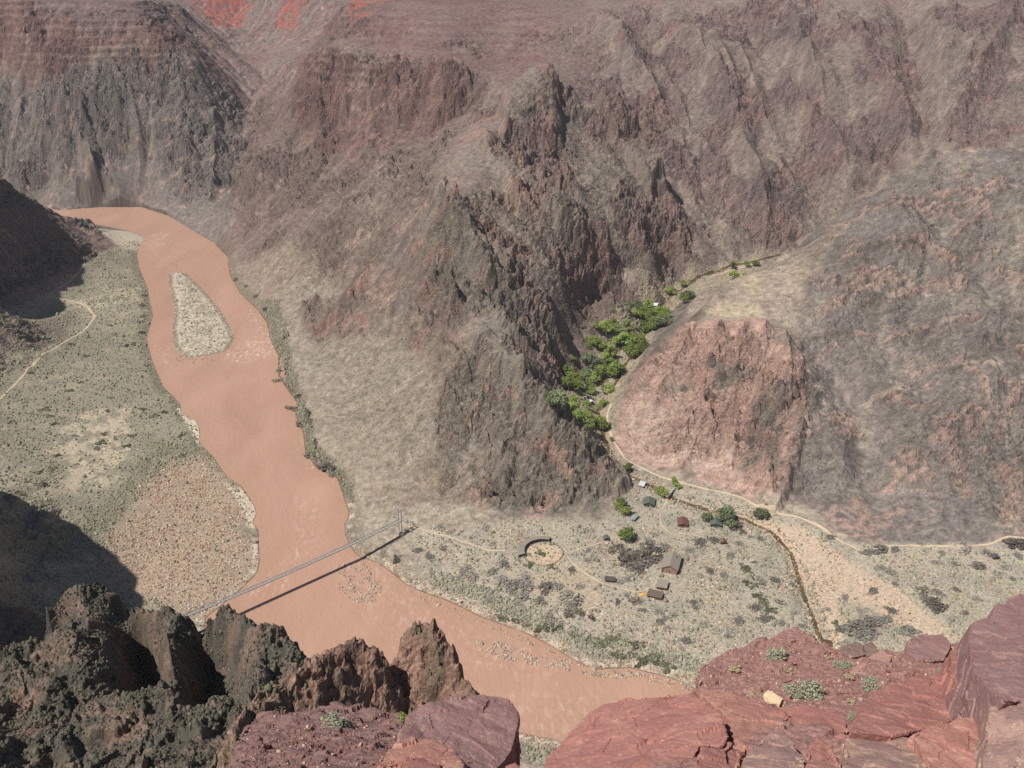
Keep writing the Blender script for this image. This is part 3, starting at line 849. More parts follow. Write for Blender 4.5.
M['twig_d'] = material('dark_twig', lin(150, 142, 130), .95, .25, .8)
M['sage'] = material('sage_leaf', lin(150, 152, 128), .9, .3, 6)
M['drygrass'] = material('dry_grass', lin(176, 164, 128), .9, .3, 6)
M['steel'] = material('galvanised_steel', lin(160, 162, 162), .6, .08, 2, spec=.4)
M['deckwood'] = material('deck_plank', lin(168, 164, 156), .9, .2, 3)
M['roof_grey'] = material('grey_roof', lin(138, 130, 118), .9, .12, .8, bump=.03)
M['roof_brown'] = material('brown_roof', lin(104, 92, 82), .9, .15, .8)
M['roof_green'] = material('green_roof', lin(90, 98, 90), .8, .12, .8)
M['roof_red'] = material('rust_roof', lin(108, 78, 68), .85, .15, .8)
M['roof_dark'] = material('dark_roof', lin(82, 78, 74), .9, .15, .8)
M['roof_pale'] = material('pale_roof', lin(196, 198, 200), .6, .06, .8)
M['wall_stone'] = material('stone_wall', lin(150, 122, 108), .95, .2, 1.5, bump=.05)
M['wall_brown'] = material('brown_board', lin(112, 84, 70), .9, .15, 2)
M['wall_green'] = material('green_board', lin(88, 96, 84), .9, .15, 2)
M['glass'] = material('window_glass', lin(40, 46, 52), .15, .1, 1, spec=.5)
M['door'] = material('door_paint', lin(84, 62, 52), .7, .1, 2)
M['wood'] = material('weathered_wood', lin(128, 116, 100), .95, .2, 2)
M['olive'] = material('olive_leaf', lin(140, 140, 112), .9, .3, .8)
M['orange'] = material('orange_tarp', lin(210, 160, 84), .8, .08, 2)
M['blue'] = material('blue_plastic', lin(70, 110, 170), .5, .05, 2)
M['tarp'] = material('grey_blue_tarp', lin(140, 150, 152), .8, .1, 1)

for _k in ('leaf', 'leaf_b', 'leaf_c', 'olive', 'twig', 'twig_d'):         # sunlight passes through leaves
    _n = M[_k].node_tree; _p = _n.nodes['Principled BSDF']; _o = _n.nodes['Material Output']
    _oi = _n.nodes.new('ShaderNodeObjectInfo'); _hs = _n.nodes.new('ShaderNodeHueSaturation'); _m1 = _n.nodes.new('ShaderNodeMapRange'); _m2 = _n.nodes.new('ShaderNodeMapRange')
    _m1.inputs['To Min'].default_value = .482; _m1.inputs['To Max'].default_value = .507; _m2.inputs['To Min'].default_value = .55; _m2.inputs['To Max'].default_value = 1.15
    _m3 = _n.nodes.new('ShaderNodeMath'); _m3.operation = 'FRACT'; _m4 = _n.nodes.new('ShaderNodeMath'); _m4.operation = 'MULTIPLY'; _m4.inputs[1].default_value = 7.31
    _n.links.new(_oi.outputs['Random'], _m1.inputs['Value']); _n.links.new(_oi.outputs['Random'], _m4.inputs[0]); _n.links.new(_m4.outputs[0], _m3.inputs[0]); _n.links.new(_m3.outputs[0], _m2.inputs['Value'])
    _n.links.new(_p.inputs['Base Color'].links[0].from_socket, _hs.inputs['Color']); _n.links.new(_m1.outputs[0], _hs.inputs['Hue']); _n.links.new(_m2.outputs[0], _hs.inputs['Value'])
    _n.links.new(_hs.outputs['Color'], _p.inputs['Base Color'])
    _t = _n.nodes.new('ShaderNodeBsdfTranslucent'); _x = _n.nodes.new('ShaderNodeMixShader'); _x.inputs[0].default_value = .4
    _n.links.new(_p.inputs['Base Color'].links[0].from_socket, _t.inputs['Color'])
    _n.links.new(_p.outputs[0], _x.inputs[1]); _n.links.new(_t.outputs[0], _x.inputs[2]); _n.links.new(_x.outputs[0], _o.inputs['Surface'])
w = bpy.data.worlds.new('World'); sc.world = w; w.use_nodes = True
nt = w.node_tree
sk = nt.nodes.new('ShaderNodeTexSky'); sk.sky_type = 'NISHITA'; sk.sun_disc = False
nt.links.new(sk.outputs[0], nt.nodes['Background'].inputs[0])
nt.nodes['Background'].inputs[1].default_value = SKY
sun_dir = Vector((-math.cos(SUN_A) * math.cos(SUN_EL), -math.sin(SUN_A) * math.cos(SUN_EL), math.sin(SUN_EL)))
sk.sun_elevation = SUN_EL; sk.sun_rotation = math.atan2(sun_dir.x, sun_dir.y)
sk.altitude = 900; sk.dust_density = 1.5
l = bpy.data.lights.new('sun', 'SUN'); l.energy = SUN; l.angle = R(.53); l.color = (1, .955, .89)
lo = link(bpy.data.objects.new('sun', l)); lo.rotation_euler = sun_dir.to_track_quat('Z', 'Y').to_euler()
lo.location = (-900, 0, 1500)
cam = bpy.data.cameras.new('camera'); cob = link(bpy.data.objects.new('camera', cam))
cob.location = (0, 0, CAM_H); cob.rotation_euler = (R(90) - PITCH, 0, 0)
cam.sensor_width = 36; cam.lens = FPX / 1024 * 36; cam.clip_start = .5; cam.clip_end = 20000; sc.camera = cob
sc.view_settings.view_transform = 'Standard'; sc.view_settings.look = 'None'
sc.view_settings.exposure = EXPO; sc.view_settings.gamma = 1; sc.view_settings.use_curve_mapping = False
sc.cycles.use_denoising = False
sc.cycles.max_bounces = 5; sc.cycles.diffuse_bounces = 2; sc.cycles.volume_bounces = 0; sc.cycles.use_adaptive_sampling = True

# ------------------------------------------------------------------ terrain, river
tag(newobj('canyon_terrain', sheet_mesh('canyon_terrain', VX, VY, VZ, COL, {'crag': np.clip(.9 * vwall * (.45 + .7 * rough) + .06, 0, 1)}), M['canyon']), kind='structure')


def river_sheet():
    p = np.array(RIVER); g = 3.0
    X, Y = np.meshgrid(np.arange(p[:, 0].min() - 10, 760, g), np.arange(p[:, 1].min() - 10, p[:, 1].max() + 40, g))
    d = np.full(X.shape, 99.)
    d = sdf(X, Y, RIVER)
    use = d < 9
    foam = np.zeros(X.shape, np.float32)
    for px, v in [([(220, 356), (246, 343), (268, 331), (281, 340), (276, 356), (236, 362)], .95), ([(246, 306), (262, 322), (274, 345), (268, 356), (256, 330)], .9),
                  ([(298, 440), (305, 440), (320, 468), (310, 472)], .6), ([(252, 582), (285, 566), (300, 540), (308, 548), (284, 586), (250, 598)], .6),
                  ([(296, 500), (312, 500), (322, 545), (302, 560)], .45), ([(146, 345), (160, 345), (180, 372), (168, 372)], .5), ([(145, 236), (165, 232), (170, 243), (150, 250)], .8),
                  ([(320, 560), (380, 560), (440, 610), (560, 660), (560, 690), (400, 650)], .3), ([(480, 690), (600, 690), (620, 750), (530, 740)], .3)]:
        q = [pz(a, b, 0)[:2] for a, b in px]
        foam = np.maximum(foam, v * poly_mask(X, Y, q, 9, 8, 5))
    idx = -np.ones(X.shape, int); idx[use] = np.arange(use.sum())
    co = np.stack([X[use], Y[use], np.zeros(use.sum())], 1)
    a, b, c, e = idx[:-1, :-1], idx[:-1, 1:], idx[1:, 1:], idx[1:, :-1]
    ok = (a >= 0) & (b >= 0) & (c >= 0) & (e >= 0)
    q = np.stack([a[ok], b[ok], c[ok], e[ok]], 1)
    me = bpy.data.meshes.new('river'); me.from_pydata(co.tolist(), [], q.tolist())
    at = me.attributes.new('foam', 'FLOAT', 'POINT'); at.data.foreach_set('value', foam[use])
    sh = np.clip(1 + d[use] / 14, 0, 1) * (d[use] < 9)
    at = me.attributes.new('shallow', 'FLOAT', 'POINT'); at.data.foreach_set('value', sh.astype(np.float32))
    m = bpy.data.materials.new('muddy_water'); m.use_nodes = True
    nt = m.node_tree; N = nt.nodes; Lk = nt.links; p = N['Principled BSDF']
    p.inputs['Roughness'].default_value = .28; p.inputs['IOR'].default_value = 1.33
    tc = N.new('ShaderNodeTexCoord')

    def noise(scale, detail, sx=1, sy=1, rot=0):
        mp = N.new('ShaderNodeMapping'); mp.inputs['Scale'].default_value = (sx, sy, 1); mp.inputs['Rotation'].default_value = (0, 0, rot)
        Lk.new(tc.outputs['Object'], mp.inputs['Vector'])
        n = N.new('ShaderNodeTexNoise'); n.inputs['Scale'].default_value = scale; n.inputs['Detail'].default_value = detail; n.inputs['Roughness'].default_value = .6
        n.inputs['Distortion'].default_value = .6
        Lk.new(mp.outputs['Vector'], n.inputs['Vector']); return n
    big = noise(.02, 6, 1, .35, .9); rp = N.new('ShaderNodeValToRGB')
    rp.color_ramp.elements[0].position = .3; rp.color_ramp.elements[0].color = tuple(lin(171, 135, 114, .95)) + (1,)
    rp.color_ramp.elements[1].position = .7; rp.color_ramp.elements[1].color = tuple(lin(187, 149, 128, .95)) + (1,)
    Lk.new(big.outputs['Fac'], rp.inputs['Fac'])
    sa = N.new('ShaderNodeAttribute'); sa.attribute_name = 'shallow'
    ms = N.new('ShaderNodeMix'); ms.data_type = 'RGBA'; ms.inputs[7].default_value = tuple(lin(174, 139, 116, .95)) + (1,)
    mm = N.new('ShaderNodeMath'); mm.operation = 'MULTIPLY'; mm.inputs[1].default_value = .6
    Lk.new(sa.outputs['Fac'], mm.inputs[0]); Lk.new(mm.outputs[0], ms.inputs['Factor']); Lk.new(rp.outputs['Color'], ms.inputs[6])
    fn = noise(.28, 5, 1, .45, .5); fr = N.new('ShaderNodeMapRange'); fr.inputs['From Min'].default_value = .5; fr.inputs['From Max'].default_value = .72
    Lk.new(fn.outputs['Fac'], fr.inputs['Value'])
    fa = N.new('ShaderNodeAttribute'); fa.attribute_name = 'foam'
    fm = N.new('ShaderNodeMath'); fm.operation = 'MULTIPLY'; Lk.new(fa.outputs['Fac'], fm.inputs[0]); Lk.new(fr.outputs[0], fm.inputs[1])
    mf = N.new('ShaderNodeMix'); mf.data_type = 'RGBA'; mf.inputs[7].default_value = tuple(lin(232, 210, 196, .9)) + (1,)
    Lk.new(fm.outputs[0], mf.inputs['Factor']); Lk.new(ms.outputs[2], mf.inputs[6]); Lk.new(mf.outputs[2], p.inputs['Base Color'])
    w1 = noise(.22, 7, 1, .6, .6)
    b = N.new('ShaderNodeBump'); b.inputs['Distance'].default_value = 1.3; b.inputs['Strength'].default_value = .55
    Lk.new(w1.outputs['Fac'], b.inputs['Height']); Lk.new(b.outputs['Normal'], p.inputs['Normal'])
    tag(newobj('river', me, m), kind='structure')


river_sheet()


def ribbon(name, line, width, lift, mat, wvar=.3, seed=0):
    """a strip draped on the ground"""
    p = np.array([q[:2] for q in line]); p = resample(np.c_[p, np.zeros(len(p))], 1.5)[:, :2]
    for _ in range(6):
        p[1:-1] = (p[:-2] + 2 * p[1:-1] + p[2:]) / 4
    t = np.gradient(p, axis=0); t /= np.linalg.norm(t, axis=1)[:, None] + 1e-9
    n = np.c_[-t[:, 1], t[:, 0]]
    p = p + n * (.8 * fbm(p[:, 0], p[:, 1], 22, 2, seed))[:, None] * min(1, width)
    vs = []; fs = []
    ww = width * (1 + wvar * fbm(p[:, 0], p[:, 1], 15, 2, seed + 3))
    K5 = (-.5, -.25, 0, .25, .5)
    for i in range(len(p)):
        for kx in K5:
            x, y = p[i] + n[i] * ww[i] * kx
            vs.append((x, y, S1.height(x, y) + lift))
    for i in range(len(p) - 1):
        for j in range(4):
            a = i * 5 + j
            fs.append((a, a + 1, a + 6, a + 5))
    me = bpy.data.meshes.new(name); me.from_pydata(vs, [], fs)
    return tag(newobj(name, me, mat), kind='structure')


def px_line(px):
    return S1.line(px)


PATHS = [
    ([(-8, 404), (0, 399), (20, 379), (43, 354), (58, 346), (70, 339), (82, 332), (90, 324), (95, 316), (88, 308), (80, 303), (68, 300), (55, 298), (48, 296)], 3.2),
    ([(48, 296), (60, 288), (72, 279), (82, 269), (85, 263), (82, 256)], 1.6),
    ([(762, 262), (735, 269), (712, 276)], 3.0),
    ([(612, 403), (608, 412), (606, 420), (609, 430), (616, 446), (626, 460), (645, 470), (672, 481), (700, 488), (740, 497), (765, 508), (797, 517), (821, 527), (838, 540), (850, 546)], 2.6),
    ([(850, 546), (861, 552), (888, 546), (935, 546), (965, 547), (992, 544), (1009, 536), (1030, 539)], 2.4),
    ([(402, 525), (423, 530), (450, 537), (470, 544), (487, 551), (505, 551)], 1.8),
    ([(553, 569), (567, 554), (587, 547), (603, 542), (620, 536)], 1.6),
    ([(567, 556), (574, 565), (587, 575), (603, 584), (627, 590), (640, 593), (652, 587), (660, 581)], 1.8),
    ([(674, 489), (668, 498), (663, 507), (660, 516), (662, 527), (672, 535), (690, 534), (708, 531)], 1.8),
    ([(506, 577), (525, 578), (545, 575), (556, 566)], 1.4),
]
DPATH = np.full(VX.shape, 99., np.float32)
for px, wd in PATHS:
    _p = px_line(px)[:, :2]; _lo, _hi = _p.min(0) - 8, _p.max(0) + 8
    _k = (VX > _lo[0]) & (VX < _hi[0]) & (VY > _lo[1]) & (VY < _hi[1])
    DPATH[_k] = np.minimum(DPATH[_k], seg_dist(VX[_k], VY[_k], _p) - wd * .35)
for i, (px, wd) in enumerate(PATHS):
    ribbon('path', px_line(px), wd * .7, .22, M['path'], .8, i)

m_creek = material('creek_water', lin(88, 76, 52), .15, .3, .12, spec=.5, bump=.05, bscale=1.2)
cl = [(q[0], q[1], 0) for q in CREEK] 
ribbon('creek', [pz(832, 668, 1)] + cl, 3.2, .28, m_creek, 1.1, 40)


# ------------------------------------------------------------------ nearer land: dark spur, pinnacles
def rbf_sheet(ctrl, az0, az1, daz, r0, r1, dr, step):
    pts = np.vstack([resample(p, step) if len(p) > 1 else np.array(p) for p in ctrl])
    _, kx = np.unique(np.round(pts[:, :2] / (step * .25)), axis=0, return_index=True)
    pts = pts[kx]; n = len(pts); S = 50.
    xy = pts[:, :2] / S
    A = np.zeros((n + 3, n + 3)); A[:n, :n] = np.sqrt(((xy[:, None] - xy[None]) ** 2).sum(-1)) - 1e-3 * np.eye(n)
    A[:n, n] = 1; A[:n, n + 1:] = xy; A[n, :n] = 1; A[n + 1:, :n] = xy.T
    wt = np.linalg.solve(A, np.r_[pts[:, 2], 0, 0, 0])
    a = np.arange(az0, az1 + 1e-6, daz); r = np.arange(r0, r1 + 1e-6, dr)
    A2, R2 = np.meshgrid(R(1) * a, r)
    X, Y = R2 * np.sin(A2), R2 * np.cos(A2)
    q = np.stack([X.ravel(), Y.ravel()], 1) / S; out = np.empty(len(q))
    # coarse evaluation then refine
    ca, cr = a[::6], r[::6]
    A3, R3 = np.meshgrid(R(1) * ca, cr); q = np.stack([(R3 * np.sin(A3)).ravel(), (R3 * np.cos(A3)).ravel()], 1) / S
    out = np.empty(len(q))
    for i in range(0, len(q), 20000):
        c = q[i:i + 20000]
        out[i:i + 20000] = np.sqrt(((c[:, None] - xy[None]) ** 2).sum(-1)) @ wt[:n] + wt[n] + c @ wt[n + 1:]
    G = out.reshape(A3.shape)
    Zs = bil(G, (np.arange(len(r)) / 6)[:, None] + 0 * a[None], (np.arange(len(a)) / 6)[None] + 0 * r[:, None])
    return a, r, X, Y, Zs


def behind(line, drops):
    """the hidden slope beyond a crest"""
    out = []
    for f, dz in drops:
        out.append([(x * f, y * f, z - dz) for x, y, z in line])
    return out


crest = LY((-60, 690, 185), (0, 656, 215), (33, 657, 214), (60, 646, 222), (48, 613, 240), (70, 592, 250), (100, 587, 252), (118, 592, 249), (135, 602, 243),
           (160, 613, 232), (190, 606, 230), (205, 609, 226), (245, 614, 216), (258, 624, 208), (285, 634, 199), (300, 648, 192), (311, 662, 186))
ctrl = [crest] + behind(crest, [(1.05, 14), (1.12, 40), (1.3, 110), (1.5, 170)])
ctrl += [LY((-60, 768, 130), (0, 768, 138), (60, 768, 137), (105, 768, 136)), LY((0, 700, 178), (60, 700, 178), (95, 690, 178)),
         LY((100, 610, 238), (118, 650, 206), (110, 690, 180), (120, 768, 137)),
         LY((138, 645, 252), (152, 700, 224), (168, 768, 186)),
         LY((165, 622, 226), (170, 650, 198), (178, 700, 164), (190, 768, 131)),
         LY((206, 640, 242), (213, 680, 224), (206, 720, 204), (214, 768, 172)), LY((230, 650, 218), (238, 690, 196), (226, 730, 172)),
         LY((248, 618, 212), (240, 650, 193), (262, 690, 168), (240, 740, 146), (240, 768, 134)),
         LY((275, 655, 186), (300, 670, 178), (285, 700, 170), (320, 700, 172), (330, 768, 145)),
         [(60, 230, 130), (20, 180, 170), (0, 330, 40)], [(-320, 120, 300), (-260, 60, 330), (-100, 90, 300), (0, 110, 280)]]
na, nr, NX, NY, NZ = rbf_sheet(ctrl, -46, 6, .066 * QS, 96, 345, .3 * QS, 5)
nqx, nqy = NX - .2 * NZ, .8 * NY + .7 * NZ        # noise laid along the slope
nwx = nqx + 6 * fbm(nqx, nqy, 30, 3, 301); nwy = nqy + 6 * fbm(nqx, nqy, 30, 3, 311)
e1 = ridged(nwx, nwy, 34, 5, 321); e2 = fbm(nwx, nwy, 14, 4, 331); e3 = ridged(nqx, nqy, 7, 4, 341); e4 = fbm(nqx, nqy, 1.6, 3, 351)
sA = sstep(-.06, .06, e2); sB = sstep(-.06, .06, fbm(nwx, nwy, 6, 3, 361))
e5 = worley(nqx + 2 * e2, nqy + 2 * e4, 9, 3); e6 = worley(nqx, nqy, 3.6, 5)
e1 = sstep(.1, .75, e1)
NZ = NZ + 3.4 * (e1 - .5) + 2.2 * (sA - .5) + 1.3 * (sB - .5) + .8 * (e3 - .4) + .5 * e4 + 2.0 * (.4 - e5 ** 2) + 1.2 * (.4 - e6 ** 2) + .3 * fbm(NX, NY, .7, 2, 353)
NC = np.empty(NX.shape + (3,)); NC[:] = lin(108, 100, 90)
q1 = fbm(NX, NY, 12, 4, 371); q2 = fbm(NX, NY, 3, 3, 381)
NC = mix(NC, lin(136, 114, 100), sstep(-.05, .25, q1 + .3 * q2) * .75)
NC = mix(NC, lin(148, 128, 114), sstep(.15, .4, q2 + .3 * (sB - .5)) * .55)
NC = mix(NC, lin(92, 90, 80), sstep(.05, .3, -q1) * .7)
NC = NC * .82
SN = Sheet(na, nr, NZ)
tag(newobj('rocky_hill', sheet_mesh('rocky_hill', NX, NY, NZ, NC), M['near']), kind='structure')

p_crest1 = LY((225, 740, 72), (242, 716, 78), (262, 692, 83), (292, 672, 87), (312, 660, 89), (330, 648, 91), (345, 642, 92), (361, 636, 93), (373, 645, 93), (379, 656, 92.5))
p_crest2 = LY((383, 652, 96.5), (400, 643, 97.4), (415, 634, 98), (425, 628, 98.5), (434, 629, 98.5), (448, 645, 97), (460, 663, 95.8), (470, 688, 93), (480, 702, 92))
p_gap = LY((381, 664, 104), (388, 690, 102), (394, 712, 98))
p_front = LY((225, 775, 66), (262, 730, 76), (300, 722, 80), (345, 712, 85), (372, 708, 88))
p_front2 = LY((405, 712, 91), (425, 708, 92.5), (450, 705, 93), (478, 712, 91))
ctrl = [p_crest1, p_crest2, p_gap, p_front, p_front2, [(x * 1.018, y * 1.018, z - .6) for x, y, z in p_crest2], LY((391, 668, 95.2), (410, 655, 96.2), (428, 650, 96.6), (440, 665, 95.2), (455, 690, 93.4), (400, 690, 93.8))] + behind(p_crest1, [(1.03, 5), (1.08, 14), (1.25, 50)]) + behind(p_crest2, [(1.025, 6), (1.07, 16), (1.22, 50)])
ctrl += [LY((490, 740, 97), (500, 770, 94), (520, 820, 90), (560, 840, 90)), LY((484, 720, 106), (500, 730, 112), (530, 740, 112)), LY((240, 790, 60), (340, 790, 66), (420, 790, 76), (520, 850, 74)),
         LY((352, 668, 90.2), (358, 690, 87.4)), LY((320, 690, 84), (290, 700, 82))]
pa, pr, PX, PY, PZ = rbf_sheet(ctrl, -23, -1.0, .05 * QS, 60, 122, .1 * QS, 1.2)
pqx, pqy = PX - .2 * PZ, .8 * PY + .7 * PZ
pwx = pqx + 1.2 * fbm(PX, PY, 6, 3, 401); pwy = pqy + 1.2 * fbm(PX, PY, 6, 3, 411)
u4 = worley(pqx + .5 * fbm(pqx, pqy, 2, 2, 445), pqy, 1.7, 8); u5 = worley(pqx, pqy, .7, 9)
u1 = ridged(pwx * 1.6, pwy, 5.5, 5, 421); u2 = fbm(pwx * 1.5, pwy, 2.6, 4, 431); u3 = fbm(pqx, pqy, .6, 3, 441)
PZ = PZ + .75 * (.4 - u4 ** 2) + .25 * (.4 - u5 ** 2) + .7 * (sstep(.1, .8, u1) - .36) + .55 * (sstep(-.06, .06, u2) - .5) + .55 * u2 + .16 * u3
PC = np.empty(PX.shape + (3,)); PC[:] = lin(140, 112, 98)
q1 = fbm(PX, PY, 3, 4, 451)
PC = mix(PC, lin(158, 128, 112), sstep(.0, .3, q1) * .7)
PC = mix(PC, lin(110, 100, 84), sstep(.05, .3, -q1) * .7)
PC = mix(PC, lin(112, 108, 88), sstep(-6, -10, PX + 14) * sstep(-.1, .2, fbm(PX, PY, 1.5, 3, 461)) * .5)
SP_ = Sheet(pa, pr, PZ)
tag(newobj('rock_outcrop', sheet_mesh('rock_outcrop', PX, PY, PZ, PC), M['near']), kind='structure')
print('land', time.time() - T0)
# ------------------------------------------------------------------ foreground: red ledges and slabs
tex_big = bpy.data.textures.new('rock_lumps', 'CLOUDS'); tex_big.noise_scale = .9; tex_big.noise_depth = 4
tex_fin = bpy.data.textures.new('rock_grain', 'CLOUDS'); tex_fin.noise_scale = .16; tex_fin.noise_depth = 4
tex_vor = bpy.data.textures.new('rock_cracks', 'VORONOI'); tex_vor.noise_scale = 1.1; tex_vor.weight_1 = -1; tex_vor.weight_2 = 1; tex_vor.noise_intensity = 2.2
tex_cell = bpy.data.textures.new('rock_steps', 'VORONOI'); tex_cell.noise_scale = .7; tex_cell.color_mode = 'POSITION'


def slab_material(name, base, patch, edge, scale=1.4, crack=.0):
    m = bpy.data.materials.new(name); m.use_nodes = True
    nt = m.node_tree; N = nt.nodes; Lk = nt.links; p = N['Principled BSDF']
    p.inputs['Roughness'].default_value = .85; p.inputs['Specular IOR Level'].default_value = .2
    tc = N.new('ShaderNodeTexCoord')

    def nz(s, d=6, dist=0):
        n = N.new('ShaderNodeTexNoise'); n.inputs['Scale'].default_value = s; n.inputs['Detail'].default_value = d; n.inputs['Roughness'].default_value = .62
        n.inputs['Distortion'].default_value = dist
        Lk.new(tc.outputs['Object'], n.inputs['Vector']); return n.outputs['Fac']

    def ramp(f, a, b):
        r = N.new('ShaderNodeMapRange'); r.inputs['From Min'].default_value = a; r.inputs['From Max'].default_value = b
        Lk.new(f, r.inputs['Value']); return r.outputs[0]

    def mixc(a, b, f):
        x = N.new('ShaderNodeMix'); x.data_type = 'RGBA'; Lk.new(f, x.inputs['Factor'])
        for s, v in ((6, a), (7, b)):
            if isinstance(v, np.ndarray): x.inputs[s].default_value = tuple(v) + (1,)
            else: Lk.new(v, x.inputs[s])
        return x.outputs[2]
    base, patch, edge = (np.array(q) * np.array([1.0, 1.05, 1.05]) for q in (base, patch, edge))
    c = mixc(np.array(base), np.array(patch), ramp(nz(scale, 7, .6), .42, .62))
    c = mixc(c, np.array(edge), ramp(nz(scale * 2.3, 8, 1.2), .56, .72))
    c = mixc(c, np.array(base) * .62, ramp(nz(scale * 5, 6), .56, .75))
    # lichen spots and grit
    vo = N.new('ShaderNodeTexVoronoi'); vo.inputs['Scale'].default_value = 9; Lk.new(tc.outputs['Object'], vo.inputs['Vector'])
    sp = N.new('ShaderNodeMath'); sp.operation = 'MULTIPLY'; Lk.new(ramp(vo.outputs['Distance'], .3, .12), sp.inputs[0]); Lk.new(ramp(nz(2.2, 5), .5, .62), sp.inputs[1])
    c = mixc(c, np.array(edge) * np.array([1.05, 1.12, 1.05]), sp.outputs[0])
    c = mixc(c, np.array(base) * .5, ramp(nz(34, 3), .6, .74))
    v = N.new('ShaderNodeTexNoise'); v.inputs['Scale'].default_value = 14; v.inputs['Detail'].default_value = 8; v.inputs['Roughness'].default_value = .75
    Lk.new(tc.outputs['Object'], v.inputs['Vector'])
    c2 = N.new('ShaderNodeMix'); c2.data_type = 'RGBA'; c2.blend_type = 'OVERLAY'; c2.inputs['Factor'].default_value = .35
    Lk.new(c, c2.inputs[6]); Lk.new(v.outputs['Color'], c2.inputs[7])
    hs = N.new('ShaderNodeMix'); hs.data_type = 'RGBA'; hs.inputs['Factor'].default_value = .3
    Lk.new(c2.outputs[2], hs.inputs[6]); Lk.new(c, hs.inputs[7]); Lk.new(hs.outputs[2], p.inputs['Base Color'])
    b = N.new('ShaderNodeBump'); b.inputs['Distance'].default_value = .035; b.inputs['Strength'].default_value = .9
    Lk.new(nz(11, 9), b.inputs['Height']); Lk.new(b.outputs['Normal'], p.inputs['Normal'])
    return m


RED = slab_material('red_slab_rock', lin(156, 106, 98), lin(168, 118, 108), lin(190, 140, 124))
PURP = slab_material('purple_slab_rock', lin(142, 106, 103), lin(152, 118, 113), lin(170, 138, 128))
PINK = slab_material('pink_slab_rock', lin(164, 114, 103), lin(180, 130, 116), lin(202, 158, 140))
GREYR = slab_material('grey_red_rock', lin(146, 114, 108), lin(168, 134, 120), lin(198, 166, 142))
YEL = slab_material('yellow_stone', lin(238, 206, 164), lin(242, 214, 176), lin(246, 222, 188))
DARKR = slab_material('dark_rock', lin(130, 104, 96), lin(146, 118, 108), lin(160, 134, 120))


def rock(name, px, Yf, thick, mat, label=None, cat='rock', group=None, voxel=.045, lump=.10, grain=.05, brk=.10, lean=(0, .25), shrink=1.05, structure=False, dome=0):
    """a broken block: its upper face follows an outline seen in the photo at the distance Yf(px, py); solid below"""
    top = [Vector(pY(a, b, Yf(a, b))) for a, b in px]
    cen = sum(top, Vector()) / len(top)
    bm = bmesh.new()
    tv = [bm.verts.new(v - cen) for v in top]
    bot = [bm.verts.new((v - cen) * shrink + Vector((lean[0] * thick, lean[1] * thick, -thick))) for v in top]
    n = len(tv)
    cv = bm.verts.new(Vector((0, 0, dome)))
    for i in range(n):
        j = (i + 1) % n
        bm.faces.new((tv[i], tv[j], cv)); bm.faces.new((tv[j], tv[i], bot[i], bot[j]))
    cb = bm.verts.new(Vector((lean[0] * thick, lean[1] * thick, -thick)))
    for i in range(n):
        bm.faces.new((bot[(i + 1) % n], bot[i], cb))
    bmesh.ops.recalc_face_normals(bm, faces=bm.faces)
    me = bpy.data.meshes.new(name); bm.to_mesh(me); bm.free()
    o = newobj(name, me, mat); o.location = cen
    r = o.modifiers.new('solid', 'REMESH'); r.mode = 'VOXEL'; r.voxel_size = voxel * QS
    for t, s in ((tex_cell, brk * 2.6), (tex_vor, brk * 1.5), (tex_big, lump), (tex_fin, grain)):
        d = o.modifiers.new('break', 'DISPLACE'); d.texture = t; d.strength = s; d.mid_level = .5; d.texture_coords = 'GLOBAL'
    if structure: tag(o, kind='structure')
    else: tag(o, label, cat, group)
    return o


def lin_y(r0, y0, r1, y1, c0=0, k=0):
    return lambda a, b: y0 + (y1 - y0) * (b - r0) / (r1 - r0) + k * (a - c0)


YR = lin_y(640, 26.0, 768, 15.5)
YLft = lin_y(708, 24.5, 768, 17)
